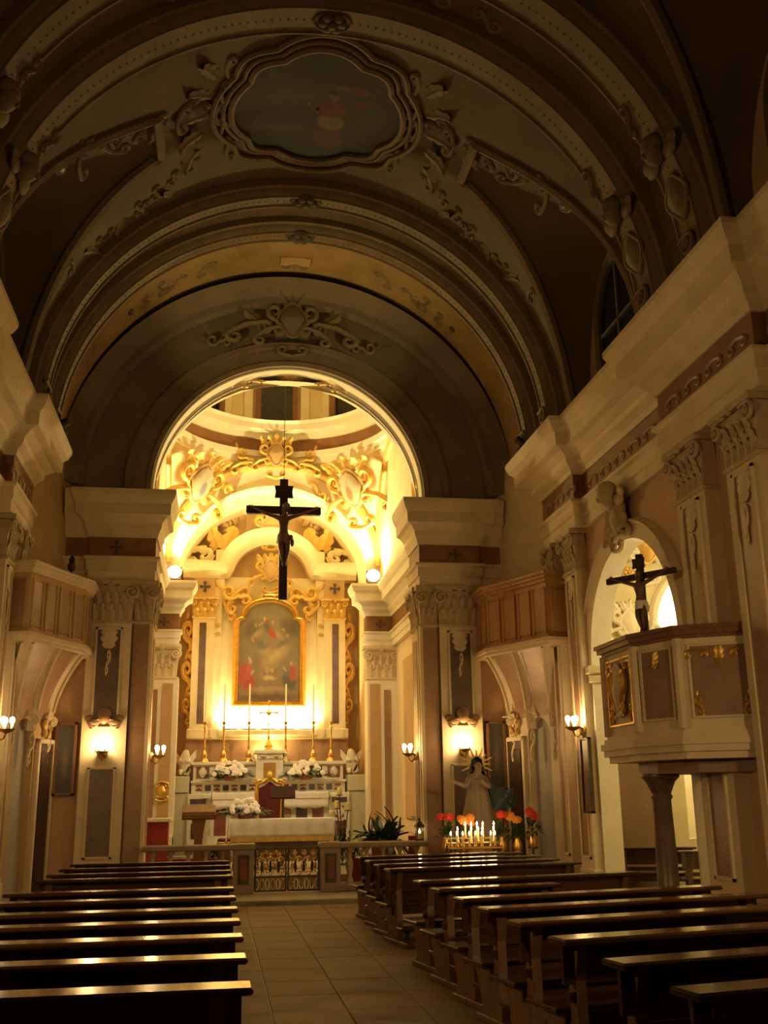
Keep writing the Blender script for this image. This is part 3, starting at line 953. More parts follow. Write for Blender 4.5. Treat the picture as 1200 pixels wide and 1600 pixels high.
b = MB(); b.extrude([(x, 26.15, z) for x, z in o2], (0, .35, 0))
wa = struct(b.build('wall_altar_arch', M_WHITE, smooth=30), 'brightly lit white arch in front of the altar niche', 'arch')
b = MB(); b.archband(0, 7.5, 26.15, [(2.80, .02), (2.78, -.12), (2.70, -.16), (2.62, -.10), (2.60, .02)], n=48); b.build('gilded_moulding', M_GILT, wa)
b = MB(); b.archband(0, 7.1, 26.15, [(2.42, .1), (2.42, -.05), (2.50, -.08), (2.56, .02)], n=48); b.build('inner_moulding', M_WHITE, wa)
cartouche(wa, M_GILT, (0, 25.92, 10.42), .58, mc=M_OCHRE)
for sx in (-1, 1):
    orn('scroll', M_GILT, wa, (.62 * sx, 25.95, 10.0), (.7 * sx, .7, .7), (0, .5 * sx, 0))
    orn('c_scroll', M_GILT, wa, (.85 * sx, 25.95, 9.96), (.6 * sx, .7, .6), (0, .35 * sx, 0))

# pendentives with medallions
pend = struct(thing('wall_pendentives', 'four lit pendentives carrying the dome ring', 'vault', (0, CY, 0)))
k2 = 0
for qx in (1, -1):
    for qy in (1, -1):
        P = []
        for i in range(15):
            h = CA * i / 14
            rho = sqrt(2 * CA * CA - h * h)
            a0 = math.acos(min(1, CA / rho)); a1 = pi / 2 - a0
            P.append([(qx * rho * cos(a0 + (a1 - a0) * j / 12), qy * rho * sin(a0 + (a1 - a0) * j / 12), CZ + h) for j in range(13)])
        b = MB(); b.grid(P)
        po = b.build('pendentive', M_CHAN, pend, fix=False)
        if qy > 0:
            c = Vector((qx * 1.98, 1.98, CZ + 1.95)); n_ = Vector((-qx, -1, -.9)).normalized()
            rz = -math.atan2(qx, 1.0)
            rot = (.45, 0, rz)
            cc = cartouche(pend, M_GILT, c + n_ * .08, .95, rot, mc=M_OCHRE, name='medallion')
            b = MB(); b.ellipsoid((0, -.12, 0), (.32, .10, .44), 12, 6)
            fo2 = b.build('medallion_painting', M_OCHRE, cc)
            fo2.data.materials[0] = painted('medallion_paint_%d' % k2, (.30, .22, .14), (.62, .58, .48), [(.5, .35, .2, .34, ((.52, .12, .06) if qx > 0 else (.16, .14, .24)), .5, 0), (.5, .7, .09, .1, (.55, .38, .25), .4, 0)], .6, .2)
            add_uv(fo2, 0, 2); k2 += 1
            orn('scroll', M_GILT, cc, (-.85 * qx, 0, -.05), (.9, .7, .8), (0, -1.2 * qx, 0))
# ring, drum and dome
ring = struct(thing('ceiling_dome', 'bright dome over the chancel with brown banded ring', 'ceiling', (0, CY, 0)))
b = MB(); b.lathe([(CA + .3, 10.2), (CA - .02, 10.22), (CA - .04, 10.38), (CA - .10, 10.40), (CA - .12, 10.55), (CA + .3, 10.58)], 64); b.build('ring_architrave', M_WHITE, ring, fix=False)
b = MB(); b.lathe([(CA - .03, 10.56), (CA - .03, 10.90)], 64); b.build('ring_frieze', M_FRIEZE, ring, fix=False)
b = MB(); b.lathe([(CA + .2, 10.88), (CA - .10, 10.9), (CA - .14, 11.02), (CA - .30, 11.10), (CA - .32, 11.25), (CA - .40, 11.32), (CA + .1, 11.34)], 64); b.build('ring_cornice', M_WHITE, ring, fix=False)
b = MB(); b.lathe([(CA, 11.3), (CA, 12.9), (CA - .2, 13.0), (CA - .2, 13.2)] + [((CA - .1) * cos(pi / 2 * i / 10), 13.2 + 2.4 * sin(pi / 2 * i / 10)) for i in range(11)], 64); b.build('drum', M_CHAN, ring, fix=False)
for k in range(8):
    a = pi / 2 + k * pi / 4
    b = MB(); b.box(-.42, .42, -.02, .10, 11.42, 12.75); wo = b.build('drum_window', M_GLASS, ring, 0)
    place(wo, (2.62 * cos(a), 2.62 * sin(a), 0), (0, 0, a - pi / 2))
    b = MB()
    for sx in (-1, 1): b.box(sx * .42, sx * .56, -.08, .10, 11.42, 12.8, .01)
    b.box(-.56, .56, -.08, .1, 12.75, 12.88, .01); b.build('window_frame', M_FRIEZE, wo)
    b = MB()
    for sx in (-1, 1): b.box(sx * .64, sx * .86, -.06, .2, 11.34, 12.9, .01)
    b.build('drum_pilaster', M_WHITE, wo)
# ================================================================ chapel behind the right arch
M_CHAP = mat('chapel_plaster', (0.72, 0.66, 0.42), 0.8, var=0.08, scale=1.5, bump=0.08)
b = MB()
b.box(5.12, 9.2, 12.0, 12.3, 0, 7.2); b.box(9.0, 9.3, 12.0, 17.6, 0, 7.2)
struct(b.build('wall_chapel', M_CHAP, smooth=0), 'pale yellow side chapel walls', 'wall')
wc0, wc1, ws, wz = 6.32, 8.72, 2.75, 4.55
wcc, wcr = (wc0 + wc1) / 2, (wc1 - wc0) / 2
n0, n1 = 6.66, 6.97
out = [(5.35, 0), (9.2, 0), (9.2, 6.6), (5.35, 6.6)]
b = MB()
b.box(5.12, wc0, 17.4, 17.7, 0, 7.2); b.box(wc1, 9.2, 17.4, 17.7, 0, 7.2)
b.box(wc0, n0, 17.4, 17.7, 0, ws); b.box(n1, wc1, 17.4, 17.7, 0, ws); b.box(n0, n1, 17.4, 17.7, 0, .95); b.box(n0, n1, 17.4, 17.7, 2.3, ws)
up = [(wc0, wz)] + arc_pts(wcc, wz, wcr, pi, 0, 20)[1:-1] + [(wc1, wz), (wc1, 7.2), (wc0, 7.2)]
b.extrude([(x, 17.4, z) for x, z in up], (0, .3, 0))
wch = struct(b.build('wall_chapel_end', M_CHAP, smooth=0), 'pale chapel end wall with a brilliantly lit arched opening', 'wall')
b = MB(); b.tube([(wc0, 17.38, ws), (wc0, 17.38, wz)] + [(x, 17.38, z) for x, z in arc_pts(wcc, wz, wcr, pi, 0, 20)] + [(wc1, 17.38, ws)], .09, 6)
b.build('opening_moulding', M_WHITE, wch)
b = MB(); b.box(5.35, 9.2, 18.9, 19.1, 0, 7.2); b.box(9.1, 9.3, 17.6, 19, 0, 7.2)
struct(b.build('wall_chapel_beyond', M_WHITE, smooth=0), 'brilliantly lit white wall beyond the chapel opening', 'wall')
b = MB()
P = [[(7.15 + 2.05 * cos(pi * i / 24), y, 5.75 + 1.1 * sin(pi * i / 24)) for i in range(25)] for y in (12.0, 19.0)]
b.grid(P)
struct(b.build('ceiling_chapel', M_CHAP, fix=False), 'low chapel vault with white stucco', 'ceiling')
# chapel stucco: part of the end wall
cartouche(wch, M_WHITE, (5.86, 17.3, 4.62), .46, mc=M_WHITE)
for q in (-1, 1): orn('scroll', M_WHITE, wch, (5.86 + .42 * q, 17.3, 4.05), (.5 * q, .6, .6))
cartouche(wch, M_WHITE, (6.22, 17.1, 6.02), .66, (.4, 0, 0), mc=M_GILT)
orn('rosette', M_GILT, wch, (5.88, 17.25, 5.52), .22)
b = MB(); b.box(5.12, 6.22, 17.34, 17.42, 0, 2.45, .01); b.box(5.12, 6.26, 17.30, 17.42, 2.45, 2.55, .01); b.build('lower_panel', mat('brown_lower_panel', (0.22, 0.14, 0.09), .7, var=.12, scale=2), wch)  # brown panel with a top strip over the lower end wall
# arch trim on the nave side
t = sroot(trim_name(), 'cream arch moulding and imposts around the chapel opening', 'arch moulding')
b = MB()
P = []
prof = [(ar, .02), (ar, -.08), (ar + .06, -.10), (ar + .22, -.08), (ar + .26, -.12), (ar + .32, .02)]
b = MB()
for i in range(41):
    a = pi * i / 40
    P.append([(XW + dx, ac + r * cos(a), AZ + r * sin(a)) for r, dx in prof])
b.grid(P, closed_v=True); b.build('archivolt', M_CREAM, t)
b = MB(); b.grid([[(XW + dx, ac + (ar - .012) * cos(pi * i / 40), AZ + (ar - .012) * sin(pi * i / 40)) for dx in (-.06, .29)] for i in range(41)]); b.build('reveal', M_WHITE, t, fix=False)
for yy, sg in ((AY1, 1), (AY0, -1)):
    b = MB(); b.box(XW - .12, XW + .3, yy - .08 * sg, yy + .30 * sg, AZ - .28, AZ - .14, .02); b.box(XW - .16, XW + .3, yy - .12 * sg, yy + .34 * sg, AZ - .14, AZ, .02); b.build('impost', M_CREAM, t)
    b = MB(); b.box(XW - .06, XW + .27, yy - .03 * sg, yy + .24 * sg, 0, AZ - .28, .01); b.build('jamb', M_WHITE, t)
kk = cartouche(t, M_CAP, (XW - .14, ac, AZ + ar + .34), .46, (0, 0, -pi / 2), mc=M_CAP)
orn('cherub_head', M_CAP, t, (XW - .2, ac - .1, AZ + ar + .62), .75, (.3, 0, -pi / 2))
orn('leaf', M_CAP, t, (XW - .15, ac + .35, AZ + ar + .1), (.6, .8, .9), (0, .5, -pi / 2))
orn('leaf', M_CAP, t, (XW - .15, ac - .35, AZ + ar + .1), (.6, .8, .9), (0, -.5, -pi / 2))
# chapel lamps
for lab, loc, p in (('lit lamp on the chapel wall beyond the bright opening', (7.6, 18.25, 5.4), LAMPS['niche']), ('lit hanging lamp inside the side chapel', (7.0, 14.6, 5.2), LAMPS['chapel'])):
    t = thing('chapel_lamp', lab, 'lamp', loc)
    b = MB(); b.lathe([(.001, 0), (.10, .02), (.14, .10), (.10, .18), (.001, .2)], 14); b.build('globe', M_BULB, t)
    b = MB(); b.tube([(0, 0, .2), (0, 0, 6.75 - loc[2])], .012, 6); b.build('rod', M_IRON, t)
    lamp('chapel_light', (0, 0, -.15), p, (1.0, .80, .42), .15, t)

# ================================================================ pulpit
def poly_prism(b, pts, z0, z1, off=0.0, back=True):
    """prism over an open plan polyline whose ends touch the wall; off grows it outwards (first/last stay on the wall)"""
    q = [Vector(p) for p in pts]
    n = len(q); res = []
    for i in range(n):
        if i in (0, n - 1):
            d = (q[1] - q[0]) if i == 0 else (q[-1] - q[-2])
            nn = Vector((d.y, -d.x)).normalized()
            res.append(q[i] + nn * off * (1 if True else 0)); continue
        d0 = (q[i] - q[i - 1]).normalized(); d1 = (q[i + 1] - q[i]).normalized()
        n0 = Vector((d0.y, -d0.x)); n1 = Vector((d1.y, -d1.x)); mv = n0 + n1
        mv = mv / max(.3, mv.dot(n0)); res.append(q[i] + mv * off)
    b.extrude([(p.x, p.y, z0) for p in res], (0, 0, z1 - z0))
    return res
PP = [(4.86, 11.12), (4.06, 11.55), (3.80, 12.25), (3.80, 13.28), (4.86, 13.45)]
PP = PP[::-1]   # travel so that the outward side is to the right: from far wall end to near wall end
def outward(pts):
    c = Vector((4.86, 12.3))
    a, b_ = Vector(pts[1]), Vector(pts[2])
    d = b_ - a; nn = Vector((d.y, -d.x))
    return pts if nn.dot((a + b_) / 2 - c) > 0 else pts[::-1]
PP = outward(PP)
M_PULP = mat('pulpit_paint', (0.60, 0.49, 0.35), 0.6, var=0.12, scale=2.5, bump=0.08)
M_PULPP = mat('pulpit_panel', (0.24, 0.14, 0.085), 0.5, var=0.2, scale=3, bump=0.05)
t = thing('pulpit', 'raised pulpit with brown panels and gilt ornaments carried on a dark column', 'pulpit', (0, 0, 0))
b = MB(); poly_prism(b, PP, 2.42, 3.46); b.build('parapet', M_PULP, t, 0)
b = MB()
for z0, z1, o in ((2.08, 2.16, .02), (2.16, 2.24, .07), (2.24, 2.32, .10), (2.32, 2.38, .06), (2.38, 2.42, .03)): poly_prism(b, PP, z0, z1, o)
b.build('base_moulding', M_PULP, t, 0)
b = MB()
for z0, z1, o in ((3.46, 3.50, .03), (3.50, 3.56, .08), (3.56, 3.61, .11)): poly_prism(b, PP, z0, z1, o)
b.build('handrail', M_WOOD, t, 0)
b = MB(); q = [(4.86, 11.4), (4.3, 11.8), (4.05, 12.4), (4.05, 13.0), (4.86, 13.2)]; q = outward(q)
poly_prism(b, q, 1.93, 2.08); b.build('underside', M_PULPP, t, 0)
for i, (p, q) in enumerate(zip(PP[:-1], PP[1:])):
    p, q = Vector(p), Vector(q)
    d = (q - p); L_ = d.length; d.normalize(); nn = Vector((d.y, -d.x))
    rz = math.atan2(d.y, d.x)
    mid = (p + q) / 2
    # local frame: X along the panel, -Y outwards
    rzz = math.atan2(-nn.x * -1, -nn.y) if False else math.atan2(nn.x, -nn.y)
    hw = L_ / 2 - .13
    if hw < .12: hw = .12
    b = MB(); b.box(-hw, hw, -.012, .02, 2.56, 3.36); o = b.build('panel', M_PULPP, t, 0); place(o, (mid.x, mid.y, 0), (0, 0, rzz))
    b = MB()
    for sx in (-1, 1): b.box(sx * hw, sx * (hw + .03), -.03, .02, 2.53, 3.39, .006)
    b.box(-hw, hw, -.03, .02, 3.36, 3.39, .006); b.box(-hw, hw, -.03, .02, 2.53, 2.56, .006)
    m2 = b.build('panel_moulding', M_GOLD if i in (1,) else M_PULP, t); place(m2, (mid.x, mid.y, 0), (0, 0, rzz))
    if hw > .3:
        for sx in (-1, 1):
            orn('scroll', M_GOLD, o, (sx * hw * .82, -.02, 2.56), (.20 * sx, .2, .24), name='gilt_ornament')
            orn('c_scroll', M_GOLD, o, (sx * hw * .80, -.02, 3.24), (.26 * sx, .2, .24), name='gilt_ornament')
    if i == 1 or (hw > .4 and abs(nn.x) > .8):
        cartouche(o, M_PULP, (0, -.03, 2.98), .36, mc=M_PULPP, big=False, name='emblem') if False else None
        orn('shield', M_PULP, o, (0, -.03, 2.98), (.5, .4, .6), name='emblem')
        orn('scroll', M_GOLD, o, (-.18, -.05, 2.64), (-.34, .4, .62), name='gilt_ornament'); orn('scroll', M_GOLD, o, (.18, -.05, 2.64), (.34, .4, .62), name='gilt_ornament')
    else:
        orn('leaf', M_GOLD, o, (0, -.02, 3.34), (.22, .2, -.22), name='gilt_ornament')
    # posts at the corners
for p in PP[1:-1]:
    b = MB(); b.lathe([(.07, 2.42), (.07, 3.46)], 8, (p[0], p[1], 0)); b.build('corner_post', M_PULP, t)
b = MB(); b.lathe([(.20, 0), (.20, .12), (.16, .16), (.17, .22), (.135, .28), (.13, .9), (.115, 1.62), (.14, 1.66), (.12, 1.70), (.18, 1.84), (.24, 1.90), (.24, 1.94)], 20, (4.22, 12.75, 0))
b.build('column', M_DKPAN, t)

# ================================================================ corner balconies
def balcony(s_, label, mbody, mpan, mtop, mbr):
    pts = [(3.72, 20.0), (3.72, 19.08), (4.10, 18.32), (4.42, 17.52), (4.86, 17.62)]
    pts = [(s_ * x, y) for x, y in pts]
    def outw(pts):
        c = Vector((s_ * 4.8, 19.6)); a, b_ = Vector(pts[1]), Vector(pts[2]); d = b_ - a
        return pts if Vector((d.y, -d.x)).dot((a + b_) / 2 - c) > 0 else pts[::-1]
    pts = outw(pts)
    t = thing('choir_balcony', label, 'balcony', (0, 0, 0))
    full = pts + ([(s_ * 4.86, 18.2), (s_ * 4.25, 19.98)] if pts[0][1] > 19 else [(s_ * 4.25, 19.98), (s_ * 4.86, 18.2)])
    z0, z1 = 4.26, 5.56
    def pr(b, za, zb, off):
        q = [Vector(p) for p in pts]; n = len(q); res = []
        for i in range(n):
            if i == 0: d0 = d1 = (q[1] - q[0]).normalized()
            elif i == n - 1: d0 = d1 = (q[-1] - q[-2]).normalized()
            else: d0 = (q[i] - q[i - 1]).normalized(); d1 = (q[i + 1] - q[i]).normalized()
            n0 = Vector((d0.y, -d0.x)); n1 = Vector((d1.y, -d1.x)); mv = n0 + n1; mv = mv / max(.3, mv.dot(n0)); res.append(q[i] + mv * off)
        res += [Vector(p) for p in full[n:]]
        b.extrude([(p.x, p.y, za) for p in res], (0, 0, zb - za))
    b = MB(); pr(b, z0 + .12, z1 - .16, 0); b.build('body', mbody, t, 0)
    b = MB(); pr(b, z0, z0 + .06, .03); pr(b, z0 + .06, z0 + .13, .07); b.build('base_moulding', mbr, t, 0)
    b = MB(); pr(b, z1 - .17, z1 - .11, .05); pr(b, z1 - .11, z1 - .05, .10); pr(b, z1 - .05, z1, .14); b.build('top_rail', mtop, t, 0)
    for p, q in zip(pts[:-1], pts[1:]):
        p, q = Vector(p), Vector(q); d = q - p; L_ = d.length; d.normalize(); nn = Vector((d.y, -d.x)); mid = (p + q) / 2
        rz = math.atan2(nn.x, -nn.y)
        n = 2 if L_ > .7 else 1
        for k in range(n):
            xc = -L_ / 2 + L_ * (k + .5) / n; hw = L_ / n / 2 - .07
            b = MB(); b.box(xc - hw, xc + hw, -.02, .02, z0 + .24, z1 - .30, .008); o = b.build('panel', mpan, t); place(o, (mid.x, mid.y, 0), (0, 0, rz))
            b = MB()
            for sx in (-1, 1): b.box(xc + sx * hw, xc + sx * (hw + .025), -.035, .02, z0 + .2, z1 - .26, .006)
            o = b.build('panel_moulding', mbody if mbody != mpan else M_BALC2, t); place(o, (mid.x, mid.y, 0), (0, 0, rz))
    # curved brackets running down to the corner wall
    foot = [Vector((s_ * 4.33, 19.72)), Vector((s_ * 4.52, 19.15)), Vector((s_ * 4.74, 18.45))]
    head = [Vector((s_ * 3.80, 19.25)), Vector((s_ * 4.10, 18.45)), Vector((s_ * 4.42, 17.66))]
    nn0 = Vector((0, 0))
    for f_, h_ in zip(foot, head):
        b = MB()
        d = h_ - f_; L_ = d.length; dn = d.normalized(); sd = Vector((dn.y, -dn.x)) * .085
        prof = []
        for i in range(13):
            u = i / 12
            prof.append((L_ * (u ** 1.25), 3.05 + (z0 - 3.05) * (u ** .62) if i else 3.0))
        prof = [(0, 2.9)] + [(max(.02, x), z) for x, z in prof] + [(L_, z0 + .01), (-.12, z0 + .01), (-.12, 2.9)]
        b.extrude([(f_.x + dn.x * x - sd.x, f_.y + dn.y * x - sd.y, z) for x, z in prof], (2 * sd.x, 2 * sd.y, 0))
        br = b.build('bracket', mbr, t)
        for q in (-1, 1):
            b = MB(); b.tube([(f_.x + dn.x * (L_ * (u ** 1.25)) + sd.x * q, f_.y + dn.y * (L_ * (u ** 1.25)) + sd.y * q, 3.02 + (z0 - 3.05) * (u ** .62)) for u in [i / 14 for i in range(1, 15)]], .026, 6)
            b.build('bracket_moulding', mbr, br)
        orn('volute', mbr, br, (f_.x + dn.x * .12, f_.y + dn.y * .12, 3.08), .17, (0, 0, math.atan2(dn.x, -dn.y)), name='bracket_scroll')
        orn('scroll', mbr, br, (f_.x + dn.x * .03 - nn0.x * .03, f_.y + dn.y * .03 - nn0.y * .03, 2.3), (.22, .25, .62), (0, 0, math.atan2(-dn.x * -1, -dn.y)), name='bracket_pendant')
    # soffit panels between the brackets
    b = MB()
    for i in range(2):
        P = []
        for j in range(9):
            u = j / 8
            zz = 3.12 + (z0 - 3.12) * (u ** .62)
            P.append([(foot[i + q].x + (head[i + q].x - foot[i + q].x) * (u ** 1.25), foot[i + q].y + (head[i + q].y - foot[i + q].y) * (u ** 1.25), zz) for q in (0, 1)])
        b.grid(P)
    b.build('soffit', M_BRMARB, t)
    return t
balcony(1, 'timber panelled choir balcony in the corner above the haloed statue', M_BALC, M_BALC, M_BALC, M_CREAM)
tl_ = balcony(-1, 'plastered choir balcony with brown panels and cream rail on the lectern side', M_OCHRE, M_BRMARB, M_CREAM, M_CREAM)
t = thing('vigil_lamp', 'small dark lamp standing on the rail of the plastered balcony', 'lamp', (-3.98, 18.85, 5.56))
b = MB(); b.lathe([(.001, 0), (.07, 0), (.07, .02), (.02, .04), (.02, .12), (.06, .16), (.08, .24), (.05, .27)], 12); b.build('stem', M_IRON, t)
b = MB(); b.lathe([(.05, .27), (.06, .34), (.03, .40), (.001, .42)], 12); b.build('shade', M_GLASS, t)

# pictures and dark hangings on the crossing wall
M_DKPIC = painted('dark_picture', (.03, .02, .014), (.07, .05, .03), [(.5, .45, .3, .3, (.14, .08, .04), .8, 0)], .35, .3)
for s_, lab in ((1, 'narrow dark framed picture hanging beside the haloed statue'), (-1, 'narrow dark framed picture hanging under the plastered balcony')):
    t = thing('wall_picture', lab, 'picture', (s_ * 4.02, 19.97, 0), 0)
    b = MB(); b.box(-.14, .14, -.05, .0, 1.85, 3.05); c = b.build('canvas', M_DKPIC, t, 0); add_uv(c, 0, 2)
    b = MB()
    for sx in (-1, 1): b.box(sx * .14, sx * .19, -.09, .01, 1.8, 3.1, .01)
    b.box(-.19, .19, -.09, .01, 3.05, 3.1, .01); b.box(-.19, .19, -.09, .01, 1.8, 1.85, .01); b.build('picture_frame', M_WOOD, t)
for s_, lab in ((1, 'tall dark confessional door beside the slanting corner, statue side'), (-1, 'tall dark confessional door beside the slanting corner, lectern side')):
    A = Vector((4.25 * s_, 20.0)); B = Vector((4.88 * s_, 18.05)); d = (B - A).normalized()
    c = A + d * .36
    rz = math.atan2(-s_ * abs(d.y), -(-abs(d.x))) if False else 0
    nn = Vector((d.y, -d.x)); nn = -nn if nn.x * s_ > 0 else nn
    t = struct(thing('door_%d' % (1 if s_ > 0 else 2), lab, 'door', (c.x + nn.x * .01, c.y + nn.y * .01, 0), math.atan2(nn.x, -nn.y)))
    b = MB(); b.box(-.24, .24, -.03, .02, 0.08, 2.7); b.build('door_leaf', M_DKWOOD, t, 0)
    b = MB()
    for sx in (-1, 1): b.box(sx * .24, sx * .31, -.06, .02, 0.08, 2.78, .01)
    b.box(-.31, .31, -.06, .02, 2.7, 2.78, .01); b.build('door_frame', M_CREAM, t)
    for z0, z1 in ((.3, 1.2), (1.35, 2.55)):
        b = MB(); b.box(-.17, .17, -.045, .0, z0, z1, .012); b.build('door_panel', M_DKWOOD, t)
    orn('scroll', M_GILT, t, (.1, -.04, 2.8), (.25, .3, .34), name='crest'); orn('scroll', M_GILT, t, (-.1, -.04, 2.8), (-.25, .3, .34), name='crest')
# framed panel on the right wall beyond the sconce
t = thing('wall_board', 'dark framed board hanging on the pilaster just past the wall lamp', 'board', (4.63, 16.50, 0), -pi / 2)
b = MB(); b.box(-.16, .16, -.04, .0, 1.45, 2.55); b.build('board', M_DKPAN, t, 0)
b = MB()
for sx in (-1, 1): b.box(sx * .16, sx * .2, -.06, 0, 1.41, 2.59, .008)
b.box(-.2, .2, -.06, 0, 2.55, 2.59, .008); b.box(-.2, .2, -.06, 0, 1.41, 1.45, .008); b.build('board_frame', M_DKWOOD, t)
# ================================================================ skinned figures
def skin_mesh(name, verts, edges, radii, m, sub=2):
    me = bpy.data.meshes.new(name)
    me.from_pydata(verts, edges, [])
    o = bpy.data.objects.new(name + '_src', me); COL.objects.link(o)
    sk = o.modifiers.new('skin', 'SKIN')
    for i, r in enumerate(radii):
        sv = me.skin_vertices[0].data[i] if me.skin_vertices else None
        if sv is None: break
        sv.radius = (r, r) if not isinstance(r, tuple) else r
    if not me.skin_vertices:
        me.skin_vertices_new() if hasattr(me, 'skin_vertices_new') else None
    me.skin_vertices[0].data[0].use_root = True
    sk.use_smooth_shade = True
    sb = o.modifiers.new('sub', 'SUBSURF'); sb.levels = sub; sb.render_levels = sub
    bpy.context.view_layer.update()
    dg = bpy.context.evaluated_depsgraph_get()
    res = bpy.data.meshes.new_from_object(o.evaluated_get(dg))
    res.name = name
    bpy.data.objects.remove(o, do_unlink=True)
    res.materials.clear(); res.materials.append(m)
    res.polygons.foreach_set('use_smooth', [True] * len(res.polygons))
    return res

def corpus_mesh(m):
    """a crucified figure about 1 tall (crown to toes), back to +Y, arms raised"""
    V = []; E = []; Rr = []
    def v(p, r, par=None):
        V.append(p); Rr.append(r); i = len(V) - 1
        if par is not None: E.append((par, i))
        return i
    pel = v((0, -.02, .46), (.075, .06))
    wai = v((0, -.03, .58), (.062, .05), pel)
    che = v((0, -.045, .72), (.085, .062), wai)
    nec = v((.005, -.05, .815), (.032, .032), che)
    hd0 = v((.02, -.075, .865), (.045, .05), nec)
    hd1 = v((.03, -.085, .935), (.048, .052), hd0)
    hd2 = v((.035, -.075, .985), (.030, .034), hd1)
    for s_ in (-1, 1):
        sh = v((.105 * s_, -.035, .775), .036, che)
        el = v((.275 * s_, -.02, .835), .026, sh)
        wr = v((.435 * s_, -.015, .905), .018, el)
        pa = v((.475 * s_, -.02, .925), (.022, .012), wr)
        for q, (dx, dz, dy) in enumerate(((.035, .030, -.01), (.045, .020, -.012), (.045, .008, -.014), (.038, -.004, -.012), (.012, .036, -.02))):
            f = v((.475 * s_ + dx * s_, -.02 + dy, .925 + dz), .0065, pa)
            v((.475 * s_ + dx * 1.5 * s_, -.03 + dy * 1.8, .925 + dz * 1.3), .005, f)
        hip = v((.055 * s_, -.02, .42), .058, pel)
        kn = v((.050 * s_ + .01, -.085, .245), .036, hip)
        an = v((.020 * s_ + .01, -.035, .065), .020, kn)
        v((.018 * s_ + .01, -.075, .005), (.022, .016), an)
    return skin_mesh('figure', V, E, Rr, m, 2)
CORPUS = corpus_mesh(M_CORPUS)
def add_corpus(t, loc, sc, mcloth):
    o = link('figure', CORPUS, t); place(o, loc, (0, 0, 0), sc)
    b = MB(); P = []
    for i in range(20):
        a = 2 * pi * i / 20
        P.append([((.095 + .012 * sin(5 * a) * (1 - q)) * cos(a) * (1 + .1 * (1 - q)), -.02 + (.085 + .012 * cos(4 * a)) * sin(a), .37 + .13 * q) for q in (0, .33, .66, 1)])
    b.grid(P, closed_u=True); b.ellipsoid((.11, -.06, .45), (.035, .035, .05), 8, 5); b.ellipsoid((.13, -.05, .38), (.03, .025, .07), 8, 5)
    l = b.build('loincloth', mcloth, t); place(l, loc, (0, 0, 0), sc)
    b = MB()
    b.ellipsoid((.035, -.058, .955), (.062, .056, .052), 10, 6); b.ellipsoid((.03, -.11, .875), (.026, .022, .03), 8, 5)
    for s_ in (-1, 1): b.ellipsoid((.03 + .05 * s_, -.06, .89), (.018, .025, .06), 8, 5)
    h = b.build('hair', M_DKWOOD, t); place(h, loc, (0, 0, 0), sc)

def crucifix(label, loc, rz, H, arm, za, th, sc, wire=None, name='crucifix'):
    t = thing(name, label, 'crucifix', loc, rz)
    b = MB(); b.box(-th, th, -th * .7, th * .7, 0, H, .008); b.build('upright', M_DKWOOD, t)
    b = MB(); b.box(-arm, arm, -th * .72, th * .72, za - th, za + th, .008); b.build('crossbar', M_DKWOOD, t)
    z = za + (H - za) * .58
    b = MB(); w_ = th * 2.3
    b.extrude([(-w_, -th * .9, z - th * 1.6), (-w_ * .9, -th * .9, z), (-w_, -th * .9, z + th * 1.6), (w_, -th * .9, z + th * 1.6), (w_ * .9, -th * .9, z), (w_, -th * .9, z - th * 1.6)], (0, th * .25, 0))
    b.build('title_board', M_DKWOOD, t, 0)
    add_corpus(t, (0, -th * .75, za - .90 * sc), sc, M_CORPUS if wire else M_LINEN)
    if wire:
        b = MB(); b.tube([(0, 0, H), (0, 0, wire)], .008, 5); b.build('hanging_wire', M_IRON, t)
    return t
crucifix('large dark wooden crucifix hanging on a wire in the chancel arch', (-.07, 21.0, 5.62), 0, 2.58, .78, 1.90, .085, 1.36, wire=9.4)
crucifix('dark wooden crucifix with pale loincloth standing on the pulpit rail', (4.18, 12.75, 3.61), -.95, 1.16, .52, .86, .042, .84)

# ================================================================ altarpiece
Y0 = 28.5
t = thing('altarpiece', 'tall cream and gilt altarpiece with arched cornice on the niche wall', 'altarpiece', (0, 0, 0))
M_RET = mat('altarpiece_stucco', (0.80, 0.71, 0.48), 0.6, var=0.08, scale=2.5, bump=0.08)
b = MB(); b.box(-2.15, 2.15, 28.2, Y0, .62, 3.22); b.build('pedestal', M_BRMARB, t, 0)
b = MB(); b.box(-2.12, -1.28, 28.02, 28.3, 3.22, 3.50, .03); b.box(1.28, 2.12, 28.02, 28.3, 3.22, 3.50, .03); b.box(-1.3, 1.3, 27.92, 28.35, 3.30, 3.46, .03); b.box(-1.28, 1.28, 28.08, 28.35, 3.22, 3.30, .01); b.build('base_moulding', M_RET, t)
b = MB(); b.box(-2.05, 2.05, 28.28, Y0, 3.4, 7.6); b.build('back_wall', M_RET, t, 0)
